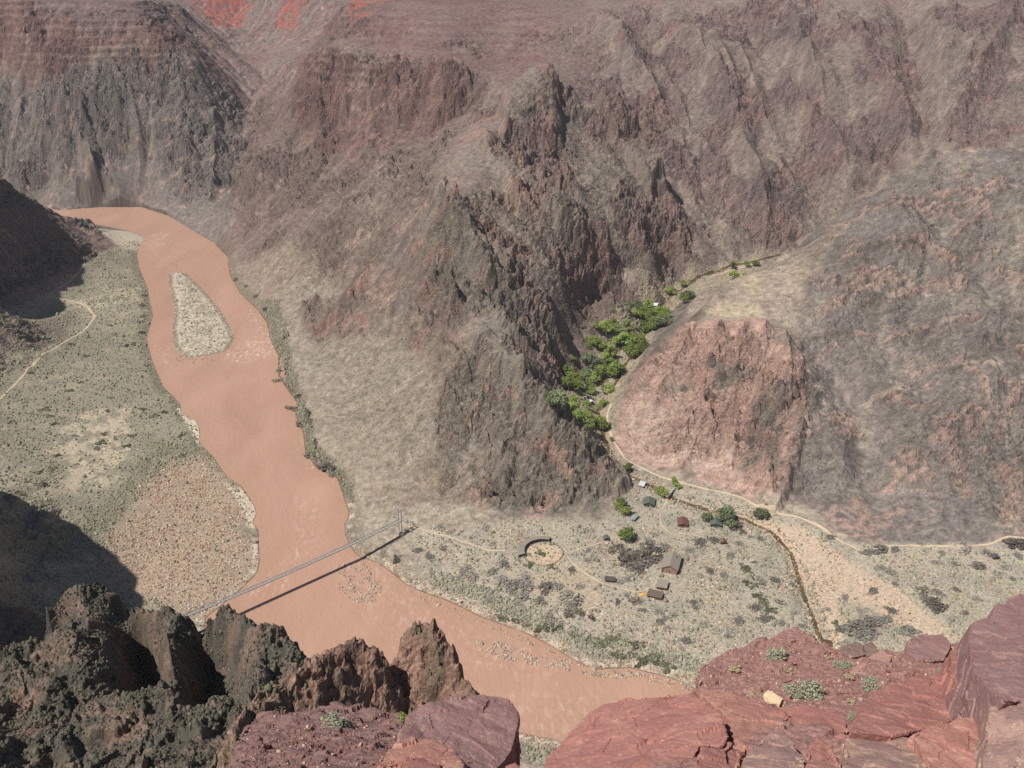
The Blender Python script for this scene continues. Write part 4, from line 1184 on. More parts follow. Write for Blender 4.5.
# ground of the two ledges
GROUND_R = material('red_ground_r', lin(128, 92, 88), .95, .2, 9, color2=lin(164, 130, 120), bump=.02, bscale=20)
rock('rocky_ground', [(640, 800), (680, 705), (692, 688), (704, 665), (722, 652), (745, 645), (775, 634), (797, 628), (806, 640), (828, 648), (842, 660), (858, 655), (880, 648), (902, 652), (930, 648), (968, 640), (1040, 640), (1240, 650), (1300, 800)],
     YR, 5, GROUND_R, voxel=.06, lump=.22, grain=.08, brk=.1, structure=True)
rock('rocky_ground', [(226, 790), (236, 745), (242, 728), (262, 712), (300, 709), (335, 707), (372, 707), (400, 712), (420, 730), (430, 790)],
     YLft, 5, material('purple_ground', lin(112, 86, 84), .95, .2, 9, color2=lin(142, 114, 108), bump=.02, bscale=22), voxel=.07, lump=.25, grain=.08, brk=.12, structure=True)
SLABS = [
    ('rock_slab', [(398, 745), (405, 715), (420, 704), (445, 697), (480, 695), (508, 698), (518, 708), (517, 735), (512, 752), (498, 768), (450, 790), (400, 790)], lin_y(697, 19, 768, 15.6), 1.6, PURP,
     'big flat dull red slab at the bottom centre edge above the river', .04),
    ('rock', [(372, 768), (388, 748), (410, 738), (430, 736), (452, 748), (462, 762), (470, 790), (372, 790)], lin_y(735, 15.5, 768, 14), .8, PINK, 'bright red broken rock in front of the dull red slab', .03),
    ('rock', [(395, 772), (405, 757), (425, 754), (440, 764), (446, 790), (395, 790)], lin_y(754, 14.2, 768, 13.4), .6, RED, 'small red rock at the bottom edge below the broken rock', .03),
    ('rock', [(500, 790), (505, 764), (516, 760), (526, 768), (530, 790)], lin_y(758, 15.5, 768, 15), .6, PINK, 'small pink rock at the bottom edge beside the slab gap', .03),
    ('rock_slab', [(543, 790), (546, 758), (556, 745), (588, 710), (604, 702), (640, 696), (684, 693), (706, 702), (721, 714), (728, 735), (722, 747), (700, 745), (692, 764), (690, 790)], lin_y(692, 19.5, 768, 15), 2.4, RED,
     'largest smooth red slab right of the gap over the river', .04),
    ('rock_slab', [(692, 690), (724, 692), (752, 697), (772, 706), (790, 716), (776, 730), (760, 738), (742, 752), (731, 737), (724, 713), (708, 700)], lin_y(690, 19.6, 768, 15.2), 1.5, PINK,
     'cracked pink-red slab under the yellow stone', .035),
    ('rock_slab', [(776, 706), (812, 704), (838, 709), (848, 722), (846, 738), (820, 738), (806, 752), (786, 734), (792, 717)], lin_y(704, 18.8, 768, 15.0), 1.5, RED,
     'squarish red slab between the cracked slab and the long slab', .035),
    ('rock', [(692, 790), (695, 764), (702, 748), (722, 750), (730, 742), (741, 755), (736, 790)], lin_y(742, 15.9, 768, 14.6), 1.2, RED, 'triangular red chip wedged below the cracked slab', .03),
    ('rock', [(738, 790), (744, 756), (764, 736), (784, 733), (804, 754), (808, 790)], lin_y(730, 16, 768, 14.2), 1.2, GREYR, 'grey-purple wedge with pale lichen at the bottom edge', .035),
    ('rock', [(803, 790), (808, 748), (818, 736), (828, 744), (840, 762), (846, 790)], lin_y(736, 15.6, 768, 14.2), 1.0, PINK, 'narrow split red block between two grey-purple blocks', .03),
    ('rock', [(845, 790), (844, 740), (852, 731), (890, 736), (915, 742), (926, 760), (930, 790)], lin_y(730, 15.8, 768, 14.2), 1.2, GREYR, 'grey-purple block with a pale patch right of the split block', .035),
    ('rock_slab', [(852, 730), (858, 706), (876, 690), (900, 680), (935, 674), (962, 680), (985, 694), (975, 712), (930, 728), (890, 736)], lin_y(672, 20, 740, 16), 1.6, RED, 'long red slab with a pink upper edge below the sagebrush', .045),
    ('rock_slab', [(912, 732), (950, 718), (978, 714), (984, 740), (982, 790), (935, 790), (926, 762)], lin_y(714, 16.4, 768, 14), 1.4, PINK, 'smooth salmon red block in front of the long slab', .04),
    ('rock_slab', [(980, 790), (984, 735), (990, 705), (1004, 700), (1060, 690), (1140, 700), (1150, 790)], lin_y(700, 15.5, 768, 13), 1.6, GREYR, 'mottled purple-grey block in the bottom right corner', .04),
    ('rock_slab', [(972, 668), (968, 640), (970, 622), (988, 618), (998, 604), (1020, 596), (1060, 590), (1150, 598), (1180, 690), (1060, 700), (1004, 700), (990, 690)], lin_y(596, 22, 700, 16.5), 2.4, PURP, 'tall smooth purple slab at the right edge', .05),
    ('rock', [(950, 650), (962, 640), (970, 648), (978, 672), (1000, 694), (990, 706), (966, 694), (952, 676)], lin_y(640, 21, 706, 17), 1.4, RED, 'jagged red rock wedged against the purple slab', .035),
    ('rock', [(906, 652), (910, 636), (922, 632), (942, 634), (952, 644), (945, 660), (920, 662)], lin_y(632, 26.5, 660, 24.4), 1.0, PURP, 'reddish brown rock on the ledge rim in front of the pale flats', .05),
    ('rock', [(838, 652), (842, 645), (856, 641), (864, 645), (866, 654), (850, 658)], lin_y(641, 26.5, 658, 25), .8, DARKR, 'dark grey rock on the ledge rim left of the pink rock', .04),
    ('rock', [(866, 656), (864, 644), (872, 640), (878, 646), (878, 654)], lin_y(641, 26.5, 658, 25), .8, DARKR, 'small dark rock between the grey and pink rim rocks', .04),
    ('rock', [(850, 672), (862, 660), (882, 650), (892, 656), (888, 668), (866, 676)], lin_y(650, 25.6, 676, 23), .5, slab_material('pale_pink_rock', lin(180, 136, 122), lin(196, 154, 138), lin(210, 172, 156)), 'pale pink rock on the ledge behind the sagebrush', .04),
    ('rock', [(764, 694), (768, 690), (783, 698), (780, 704), (770, 701)], lin_y(690, 21, 704, 20), .25, YEL, 'pale yellow flat stone lying on the red ledge', .02),
]
LEDGE = [o for o in sc.objects if o.name.startswith('rocky_ground')]
SLOBJ = []
_tg = np.random.default_rng(5)
for nm, px, Yf, th, mt, lb, vx in SLABS:
    _q = np.mean(px, 0); _kx, _ky = _tg.uniform(-.012, .012), _tg.uniform(-.02, .012)
    if mt is YEL: Yf = (lambda f: lambda x, y: f(x, y) - .75)(Yf)
    if 'rim' in lb or 'pale pink' in lb: Yf = (lambda f: lambda x, y: f(x, y) - .8)(Yf)
    if th > .7 and 'rim' not in lb: Yf = (lambda f, q, a, b: lambda x, y: f(x, y) - .25 + a * (x - q[0]) + b * (y - q[1]))(Yf, _q, _kx, _ky)
    SLOBJ.append(rock(nm, px, Yf, th, mt, lb, voxel=vx if th > .3 else .012, lump=.08 if th > .5 else .03, grain=.03 if th > .5 else .01, brk=.06 if th > .5 else 0))


# ------------------------------------------------------------------ plants
def leaf_cloud(name, n, rad, flat, leaf, clumps, seed, mat, up=0.0):
    """many leaf-sized faces in clumps"""
    g = np.random.default_rng(seed)
    cc = g.normal(size=(clumps, 3)); cc /= np.linalg.norm(cc, axis=1)[:, None]
    cc *= (rad * .78) * g.random((clumps, 1)) ** .45; cc[:, 2] = np.abs(cc[:, 2]) * flat * (1 if up == 0 else 1)
    cr = rad * g.uniform(.18, .46, clumps)
    k = g.integers(0, clumps, n)
    d = g.normal(size=(n, 3)); d /= np.linalg.norm(d, axis=1)[:, None]
    p = cc[k] + d * (cr[k] * g.random(n) ** .35)[:, None] * np.array([1, 1, flat])
    p[:, 2] += up
    p[:, 2] = np.maximum(p[:, 2], .05 * rad)
    nn = d + .8 * g.normal(size=(n, 3)); nn[:, 2] += .5; nn /= np.linalg.norm(nn, axis=1)[:, None]
    t = np.cross(nn, g.normal(size=(n, 3))); t /= np.linalg.norm(t, axis=1)[:, None] + 1e-9
    b = np.cross(nn, t); s = (leaf * g.uniform(.6, 1.3, n))[:, None]
    v = np.stack([p - t * s, p - b * s * .6, p + t * s, p + b * s * .6], 1).reshape(-1, 3)
    me = bpy.data.meshes.new(name)
    me.from_pydata(v.tolist(), [], np.arange(n * 4).reshape(n, 4).tolist())
    me.materials.append(mat); return me


def tube_mesh(name, segs, mat, sides=6):
    vs = []; fs = []
    for pts in segs:
        base = len(vs)
        for i, (p, r) in enumerate(pts):
            p = Vector(p)
            a = Vector(pts[min(i + 1, len(pts) - 1)][0]) - Vector(pts[max(i - 1, 0)][0])
            q = a.to_track_quat('Z', 'Y') if a.length else Vector((0, 0, 1)).to_track_quat('Z', 'Y')
            for s in range(sides):
                th = 2 * math.pi * s / sides
                vs.append(p + q @ Vector((math.cos(th) * r, math.sin(th) * r, 0)))
        for i in range(len(pts) - 1):
            for s in range(sides):
                a = base + i * sides + s; b = base + i * sides + (s + 1) % sides
                fs.append((a, b, b + sides, a + sides))
        fs.append(tuple(base + s for s in reversed(range(sides)))); fs.append(tuple(base + (len(pts) - 1) * sides + s for s in range(sides)))
    me = bpy.data.meshes.new(name); me.from_pydata([tuple(v) for v in vs], [], fs)
    if mat: me.materials.append(mat)
    return me


def trunk_mesh(name, h, r, seed):
    g = random.Random(seed)
    segs = [[((0, 0, -.8), r * 1.3), ((g.uniform(-.2, .2), g.uniform(-.2, .2), h * .35), r), ((g.uniform(-.5, .5), g.uniform(-.5, .5), h), r * .5)]]
    for _ in range(6):
        a = g.uniform(0, 6.28); z = h * g.uniform(.3, .7); e = h * g.uniform(.4, .65)
        segs.append([((0, 0, z), r * .55), ((math.cos(a) * e * .5, math.sin(a) * e * .5, z + e * .4), r * .35), ((math.cos(a) * e, math.sin(a) * e, z + e * .9), r * .12)])
    return tube_mesh(name, segs, M['bark'])


# tree kinds, made once for a tree about 10 m wide
TK = [(trunk_mesh('trunk', 5, .3, i), leaf_cloud('crown', 1500, 5.4, .85, .42, 15, 50 + i, M[('leaf', 'leaf', 'leaf_b', 'leaf_c')[i]], 3.2)) for i in range(4)]


def tree(px, py, size, kind, label, group=None):
    p = S1.hit(px, py)
    if not p: return
    # the crown centre is what the pixel shows; drop to the ground below it
    t = thing('cottonwood_tree', label, 'tree', (0, 0, 0), random.uniform(0, 6.28), group, size / 10.5)
    hz = 4.5 * size / 10.5
    c = np.array(p); dirv = np.array([c[0], c[1], c[2] - CAM_H]); dirv /= np.linalg.norm(dirv)
    c = c - dirv * hz / -dirv[2] * 1.0
    z = S1.height(c[0], c[1])
    t.location = (c[0], c[1], z - .1)
    tr = link(bpy.data.objects.new('trunk', TK[kind][0]), t); cr = link(bpy.data.objects.new('crown', TK[kind][1]), t)
    cr.scale = (random.uniform(.8, 1.2), random.uniform(.8, 1.2), random.uniform(.9, 1.45))
    return t


# zoom coordinates of the grove (4.267 px per photo px, from 540,250)
g4 = lambda x, y: (540 + x / 4.267, 250 + y / 4.267)
GROVE = [(310, 215, 11, 0), (315, 250, 9, 0), (245, 290, 12, 0), (225, 320, 10, 0), (275, 325, 13, 0), (240, 350, 10, 0), (265, 375, 10, 0), (295, 315, 8, 1),
         (390, 205, 13, 3), (365, 215, 10, 3), (420, 200, 9, 3), (465, 200, 10, 1), (510, 215, 9, 0), (440, 235, 11, 0), (420, 265, 10, 0), (470, 262, 12, 1), (500, 255, 10, 0), (535, 270, 11, 1),
         (525, 300, 12, 3), (485, 300, 12, 0), (450, 310, 12, 0), (440, 330, 9, 2), (480, 325, 8, 0), (400, 275, 8, 2), (385, 305, 8, 2), (335, 285, 9, 2), (370, 265, 7, 2), (360, 350, 12, 2), (325, 365, 10, 2),
         (400, 365, 13, 0), (430, 385, 13, 1), (385, 400, 13, 0), (415, 415, 14, 0), (400, 440, 11, 1), (440, 405, 9, 0),
         (305, 410, 10, 2), (280, 435, 10, 2), (295, 455, 9, 2), (270, 470, 11, 2), (255, 495, 10, 2), (235, 420, 13, 3), (205, 415, 9, 3), (240, 520, 10, 0), (225, 545, 9, 2), (190, 480, 11, 3), (190, 515, 9, 3),
         (325, 490, 12, 0), (345, 495, 9, 0), (310, 510, 9, 0), (125, 485, 9, 0), (122, 520, 10, 1), (120, 560, 11, 0), (140, 570, 12, 0), (150, 590, 10, 0), (215, 590, 9, 2), (215, 605, 7, 2),
         (290, 590, 10, 2), (300, 610, 8, 2), (270, 650, 8, 2), (75, 630, 14, 3), (55, 620, 10, 3), (140, 655, 10, 1), (135, 690, 10, 2), (200, 660, 9, 2), (200, 695, 10, 2), (165, 715, 11, 0), (190, 735, 9, 0), (200, 755, 9, 2),
         (260, 720, 10, 1), (265, 735, 8, 1), (610, 125, 7, 0), (555, 155, 9, 2), (550, 150, 6, 2), (625, 190, 11, 3), (615, 215, 9, 1), (640, 185, 9, 3), (830, 108, 9, 0), (825, 45, 7, 2), (885, 45, 7, 2), (925, 40, 8, 1), (870, 105, 5, 2), (570, 180, 6, 3)]
SINGLES = {(310, 215): 'dark green cottonwood against the rock wall, farthest left at the top of the grove', (75, 630): 'wide grey-green cottonwood at the left foot of the grove under the rock spur',
           (325, 490): 'round dark cottonwood above the trail on the right of the grove, with a long shadow', (830, 108): 'small round tree alone beside the upper trail bend', (610, 125): 'lone small tree on the creek bank above the grove',
           (925, 40): 'farthest pale green tree up the creek beside the trail'}
for x, y, s, kd in GROVE:
    lab = SINGLES.get((x, y))
    grp = None if lab else 'cottonwoods crowded in the creek grove'
    if not lab:
        lab = ('deep green cottonwood crowded among others in the creek grove', 'green cottonwood standing in the creek grove', 'bright yellow-green young cottonwood in the creek grove', 'dull grey-green cottonwood in the creek grove')[kd]
    tree(*g4(x, y), s * 1.58, kd, lab, grp)
for x, y, s, kd, lab in [(622, 500, 9, 0, 'green tree beside the pink rock and the green-roofed cabin'), (626, 508, 9, 0, 'tree touching the lower side of the one by the pink rock'), (618, 504, 7, 0, 'left small tree of the clump by the pink rock'),
                         (627, 533, 11, 0, 'bright green tree alone left of the big bare thicket'), (660, 489, 9, 0, 'tree left of the footbridge over the creek'), (664, 494, 7, 1, 'smaller tree against the footbridge approach'),
                         (628, 466, 8, 0, 'tree in the shadow at the tip of the rock spur'), (674, 480, 7, 1, 'small tree between the footbridge and the trail'), (678, 484, 6, 2, 'pale small tree beside the trail past the footbridge'),
                         (612, 438, 5, 1, 'tiny tree on the creek bank below the grove'), (726, 513, 14, 3, 'wide grey-green tree beside the far green cabin'), (730, 520, 10, 3, 'low grey-green tree right of the far green cabin'),
                         (707, 516, 8, 3, 'grey-green bushy tree left of the far green cabin'), (762, 507, 10, 3, 'pale grey-green tree at the foot of the pink cliff')]:
    tree(x, y, s * 1.25, kd, lab)

# shrubs
SK = [leaf_cloud('shrub_%d' % i, 420, 1.0, .55, .13, 9, 80 + i, M[('twig', 'twig_d', 'olive', 'sage')[i]]) for i in range(4)]
for i, s in enumerate(SK): s.name = 'shrub'


def shrub(px, py, size, kind, label, group=None, name='shrub', sheet=None, cat='shrub'):
    p = (sheet or S1).hit(px, py)
    if not p: return
    o = newobj(name, SK[kind]); o.location = (p[0], p[1], p[2] - .05 * size)
    o.rotation_euler = (0, 0, random.uniform(0, 6.28)); s = size / 2 * 1.85
    o.scale = (s * random.uniform(.95, 1.35), s * random.uniform(.95, 1.35), s * random.uniform(.65, .95))
    return tag(o, label, cat, group)


z7 = lambda x, y: (560 + x / 5.12, 460 + y / 5.12)
BIG = [(330, 480, 8, 1), (360, 520, 9, 1), (400, 500, 10, 1), (440, 490, 10, 1), (470, 520, 9, 1), (420, 540, 9, 1), (380, 550, 8, 1), (450, 450, 8, 1), (480, 470, 8, 1), (410, 565, 7, 1), (300, 450, 7, 1), (500, 500, 6, 1)]
for x, y, s, kd in BIG:
    shrub(*z7(x, y), s, kd, 'dark leafless tree in the big bare thicket left of the long house', 'bare thicket beside the long house', 'bare_tree', cat='bare tree')
_g = random.Random(4)
GUN = leaf_cloud('undergrowth', 500, 1.0, .7, .12, 9, 95, M['leaf_b'])
for i in range(75):
    x, y, *_ = _g.choice(GROVE)
    if y < 200: continue
    x, y = g4(x + _g.uniform(-45, 45), y + _g.uniform(-30, 30))
    p = S1.hit(x, y)
    if p is None or S1.height(p[0], p[1]) > 60: continue
    o = newobj('shrub', (GUN if _g.random() < .6 else SK[2]).copy() if False else (GUN if _g.random() < .6 else SK[2])); o.location = p
    q = _g.uniform(2.0, 5.0); o.scale = (q, q * _g.uniform(.8, 1.2), q * _g.uniform(.7, 1.1)); o.rotation_euler = (0, 0, _g.uniform(0, 6))
    tag(o, 'low green undergrowth bush between the cottonwoods of the grove', 'shrub', 'undergrowth in the creek grove')
# bushes seen singly on the delta: photo pixels and width in metres
z2 = lambda x, y: (340 + x / 3, 512 + y / 3)
z3 = lambda x, y: (680 + x / 2.977, 512 + y / 2.977)
DELTA = [z2(*q) + (s, k) for *q, s, k in [(375, 180, 9, 0), (400, 195, 6, 0), (485, 205, 8, 0), (520, 220, 9, 0), (560, 225, 8, 0), (490, 155, 7, 0), (545, 255, 7, 0), (620, 225, 8, 0), (655, 225, 8, 0), (705, 275, 9, 1), (690, 300, 7, 1),
         (715, 300, 6, 1), (545, 290, 7, 0), (630, 320, 7, 0), (600, 265, 6, 0), (890, 265, 6, 1), (860, 250, 4, 0), (955, 300, 5, 0), (695, 175, 5, 0), (740, 145, 4, 0), (745, 115, 4, 0), (720, 225, 5, 0), (300, 45, 4, 0), (310, 110, 5, 0),
         (270, 135, 6, 0), (235, 115, 5, 0), (170, 140, 6, 2), (130, 120, 4, 0), (450, 265, 6, 0), (395, 75, 3, 0), (460, 95, 4, 0), (870, 200, 6, 0), (840, 210, 5, 0), (830, 270, 4, 0), (910, 295, 4, 0), (600, 125, 5, 2), (570, 160, 5, 2), (635, 165, 5, 2),
         (500, 320, 5, 2), (530, 325, 5, 2), (480, 315, 5, 2), (620, 345, 8, 2), (595, 350, 6, 2), (650, 350, 6, 2), (560, 340, 5, 2), (700, 370, 6, 2), (800, 390, 8, 2), (775, 395, 6, 2), (830, 380, 7, 2), (850, 435, 6, 2), (880, 400, 6, 2), (900, 395, 5, 2), (920, 440, 7, 2),
         (950, 445, 8, 2), (980, 460, 8, 2), (1005, 470, 8, 2), (830, 425, 5, 2), (960, 330, 5, 0), (1000, 310, 5, 0), (975, 105, 6, 0), (930, 90, 6, 0), (840, 105, 5, 1), (820, 120, 5, 1), (350, 200, 5, 0), (430, 230, 5, 0), (330, 60, 4, 0), (440, 45, 4, 0)]]
DELTA += [z3(*q) + (s, k) for *q, s, k in [(60, 90, 8, 0), (30, 115, 6, 0), (100, 85, 7, 0), (150, 130, 6, 0), (170, 45, 9, 1), (185, 60, 6, 1), (90, 175, 5, 0), (60, 190, 4, 0), (130, 190, 5, 0), (175, 95, 5, 0), (240, 80, 5, 0), (235, 200, 6, 0), (285, 205, 6, 0),
         (225, 285, 6, 0), (250, 320, 6, 0), (175, 325, 6, 0), (300, 270, 5, 0), (300, 330, 5, 0), (150, 360, 6, 0), (40, 270, 5, 0), (70, 335, 5, 0), (20, 385, 6, 0), (550, 345, 13, 0), (580, 330, 9, 0), (520, 340, 9, 0), (560, 365, 9, 0), (680, 355, 9, 0), (615, 320, 7, 0),
         (480, 350, 6, 0), (770, 290, 8, 1), (740, 260, 7, 1), (755, 275, 8, 1), (725, 240, 6, 1), (765, 240, 6, 0), (880, 160, 8, 1), (890, 155, 5, 1), (630, 180, 6, 0), (600, 165, 5, 0), (560, 120, 6, 0), (600, 110, 7, 0), (570, 115, 5, 0), (640, 110, 5, 0), (450, 75, 5, 0), (575, 235, 6, 0),
         (630, 295, 6, 0), (540, 295, 5, 0), (640, 215, 4, 0), (970, 165, 6, 0), (1005, 130, 6, 0), (910, 120, 7, 0), (850, 115, 6, 0), (820, 155, 5, 0), (760, 150, 4, 0), (705, 230, 5, 0), (1000, 95, 9, 1), (1020, 90, 8, 1), (490, 255, 4, 0), (440, 290, 4, 0), (340, 300, 4, 0), (250, 265, 5, 2), (270, 290, 6, 2), (230, 250, 5, 2), (200, 210, 5, 2), (190, 170, 4, 2), (330, 215, 4, 0),
         (710, 90, 5, 0), (780, 120, 4, 0), (360, 340, 4, 0), (465, 330, 4, 2), (850, 300, 4, 0), (880, 260, 4, 0), (820, 230, 4, 0), (930, 200, 4, 0), (990, 200, 4, 0)]]
_g2 = random.Random(9)
for x, y, s, kd in list(DELTA):
    for _ in range(_g2.choice((0, 0, 0, 1))):
        DELTA.append((x + _g2.uniform(-16, 16), y + _g2.uniform(-9, 9), s * _g2.uniform(.5, .85), kd))
DELTA += [(743 + i * 2.1 + _g2.uniform(-4, 4), 565 + i * 4 + _g2.uniform(-3, 3), _g2.uniform(3, 5), 2) for i in range(14)]
DELTA += [(x + _g2.uniform(-7, 7), y + _g2.uniform(-4, 4), _g2.uniform(2, 3.6), 2) for x, y, _z in CREEK_PX[2:11] for _ in range(1)]
DELTA = [q for q in DELTA if q[1] < 668]
for x, y, s, kd in DELTA:
    g_ = ('grey shrubs on the delta', 'dark shrubs on the delta', 'green shrubs on the delta')[kd]
    shrub(x, y, s * .92, kd, ('bare grey shrub on the pale stony flat beyond the river', 'dark twiggy shrub on the pale stony flat beyond the river', 'low green willow shrub on the far bank flats')[kd], g_)
z6 = lambda x, y: (x / 3, 256 + y / 3)
TERR = [z6(*q) + (s, k) for *q, s, k in [(300, 560, 7, 2), (310, 535, 5, 2), (290, 580, 5, 1), (395, 540, 5, 2), (380, 570, 5, 2), (320, 465, 4, 2), (220, 540, 4, 0), (120, 690, 6, 1), (110, 650, 5, 2), (60, 715, 5, 2), (150, 640, 6, 2), (20, 720, 4, 1), (130, 460, 6, 2), (160, 505, 5, 2), (150, 480, 5, 2),
        (255, 300, 5, 2), (330, 210, 5, 2), (205, 405, 5, 2), (265, 245, 4, 2), (210, 265, 5, 1), (400, 265, 7, 2), (420, 230, 7, 1), (430, 180, 7, 1), (425, 150, 7, 1), (440, 330, 5, 2), (60, 240, 6, 2), (330, 425, 4, 2), (420, 200, 6, 1), (435, 120, 6, 1), (380, 270, 6, 2), (460, 480, 6, 2), (430, 460, 5, 2), (490, 470, 5, 2), (550, 600, 5, 2), (240, 380, 4, 2), (90, 350, 4, 2), (30, 500, 5, 2), (170, 600, 4, 2), (540, 540, 4, 2),
        (985, 630, 9, 1), (960, 615, 7, 1), (1000, 655, 6, 1), (930, 595, 6, 1), (880, 460, 8, 1), (905, 505, 6, 1), (900, 420, 6, 1), (825, 378, 7, 1), (840, 345, 5, 1), (770, 120, 7, 1), (800, 160, 6, 1), (740, 90, 7, 1), (710, 70, 6, 1)]]
for x, y, s, kd in TERR:
    lab = ('small grey shrub on the left river terrace', 'dark shrub on the river bank', 'olive green shrub on the left river terrace')[kd]
    shrub(x, y, s, kd, lab, ('shrubs on the left terrace', 'dark shrubs along the river banks', 'olive shrubs on the left terrace')[kd])

# sagebrush and grass tufts on the ledges near the camera
SAGE = leaf_cloud('sagebrush', 900, 1.0, .8, .075, 14, 120, M['sage']); SAGEB = leaf_cloud('grass_tuft', 400, 1.0, .7, .1, 8, 121, M['drygrass']); GRN = leaf_cloud('green_tuft', 500, 1.0, .8, .1, 9, 122, M['leaf_b'])
from mathutils.bvhtree import BVHTree
bpy.context.view_layer.update(); _dg = bpy.context.evaluated_depsgraph_get(); _dg.update()
_bv = [(BVHTree.FromObject(o, _dg), o.matrix_world.copy()) for o in LEDGE]


def ledge_hit(x, y, Yf, must=True):
    d = Vector(ray(x, y)).normalized(); best = None
    for b, mw in _bv:
        inv = mw.inverted(); h = b.ray_cast(inv @ Vector((0, 0, CAM_H)), d)
        if h[0] is not None:
            q = mw @ h[0]
            if best is None or q.y < best.y: best = q
    return best or (Vector(pY(x, y, Yf(x, y))) if must else None)


for x, y, wd, me_, Yf, lab, cat in [
    (776, 653, 17, SAGE, YR, 'grey-green sagebrush near the top of the red ledge', 'sagebrush'), (736, 668, 11, SAGEB, YR, 'pale dry tuft at the left of the red ledge', 'grass tuft'), (788, 671, 9, SAGEB, YR, 'yellowish tuft right of the top sagebrush', 'grass tuft'),
    (808, 691, 24, SAGE, YR, 'widest sagebrush in the middle of the red ledge', 'sagebrush'), (793, 690, 14, SAGE, YR, 'paler sagebrush joined to the left of the widest one', 'sagebrush'), (842, 664, 12, SAGE, YR, 'sagebrush below the dark rim rocks', 'sagebrush'), (850, 676, 9, SAGEB, YR, 'dry tuft under the pale pink rock', 'grass tuft'),
    (870, 684, 15, SAGE, YR, 'sagebrush above the long red slab', 'sagebrush'), (944, 672, 13, SAGE, YR, 'sagebrush beside the jagged red rock', 'sagebrush'), (853, 716, 9, SAGE, YR, 'small sage sprig between the slabs', 'sagebrush'), (850, 702, 8, SAGEB, YR, 'small dry tuft above the sprig between the slabs', 'grass tuft'),
    (750, 694, 7, SAGEB, YR, 'tiny dry tuft left of the yellow stone', 'grass tuft'), (332, 721, 18, SAGE, YLft, 'sagebrush on the purple ground below the pinnacles', 'sagebrush'), (402, 717, 11, GRN, YLft, 'small bright green tuft beside the dull red slab', 'green tuft'),
    (345, 722, 10, SAGE, YLft, 'small sagebrush touching the one below the pinnacles', 'sagebrush'), (828, 657, 7, SAGEB, YR, 'tiny pale tuft left of the rim rocks', 'grass tuft')]:
    p = ledge_hit(x, y + wd * .3, Yf); Y = p[1]
    o = newobj('sagebrush' if me_ is SAGE else 'grass_tuft', me_); s = wd * 1.0 * (Y / .88) / FPX; o.location = (p[0], p[1], p[2] + .04)
    o.scale = (s, s, s * .8); o.rotation_euler = (0, 0, random.uniform(0, 6)); tag(o, lab, cat)


# ------------------------------------------------------------------ uncounted ground cover: scrub and stones, one mesh each
def scatter(name, P, size, col, mat, tall=.7, seed=0, sides=5, top=.35):
    g = np.random.default_rng(seed); n = len(P)
    th = np.arange(sides) * 2 * np.pi / sides
    a = g.uniform(0, 6.28, n)[:, None] + th[None]
    r = size[:, None] * .5 * g.uniform(.65, 1.25, (n, sides))
    lo_ = np.stack([P[:, 0:1] + r * np.cos(a), P[:, 1:2] + r * np.sin(a), P[:, 2:3] + size[:, None] * tall * .25 + 0 * a], -1)
    r2 = r * top * g.uniform(.6, 1.4, (n, sides))
    hi_ = np.stack([P[:, 0:1] + r2 * np.cos(a), P[:, 1:2] + r2 * np.sin(a), P[:, 2:3] + size[:, None] * tall * g.uniform(.6, 1.0, (n, sides))], -1)
    g0 = np.stack([P[:, 0:1] + r * .7 * np.cos(a), P[:, 1:2] + r * .7 * np.sin(a), P[:, 2:3] - .3 * size[:, None] + 0 * a], -1)
    v = np.concatenate([g0, lo_, hi_], 1).reshape(-1, 3)
    b = (np.arange(n) * 3 * sides)[:, None]; i = np.arange(sides)[None]; j = (i + 1) % sides
    q = np.concatenate([np.stack([b + i, b + j, b + sides + j, b + sides + i], -1).reshape(-1, 4), np.stack([b + sides + i, b + sides + j, b + 2 * sides + j, b + 2 * sides + i], -1).reshape(-1, 4)])
    t = b + 2 * sides + i
    me = bpy.data.meshes.new(name)
    me.vertices.add(len(v)); me.vertices.foreach_set('co', v.astype(np.float32).ravel())
    nl = q.size + t.size
    me.loops.add(nl); me.polygons.add(len(q) + n)
    me.loops.foreach_set('vertex_index', np.concatenate([q.ravel(), t.ravel()]).astype(np.int32))
    me.polygons.foreach_set('loop_start', np.concatenate([np.arange(0, q.size, 4), q.size + np.arange(0, t.size, sides)]).astype(np.int32))
    me.update(calc_edges=True)
    at = me.attributes.new('rock', 'FLOAT_COLOR', 'POINT')
    c = np.repeat(col, 3 * sides, 0)
    at.data.foreach_set('color', np.c_[c, np.ones(len(c))].astype(np.float32).ravel())
    return tag(newobj(name, me, mat), kind='stuff')


def pick(dens, n, X, Y, Z, seed, area):
    """n points drawn with a density over a sheet"""
    g = np.random.default_rng(seed)
    pr_ = (dens * area).ravel(); pr_ = pr_ / pr_.sum()
    k = g.choice(len(pr_), n, p=pr_)
    return k, np.stack([X.ravel()[k], Y.ravel()[k], Z.ravel()[k]], 1)


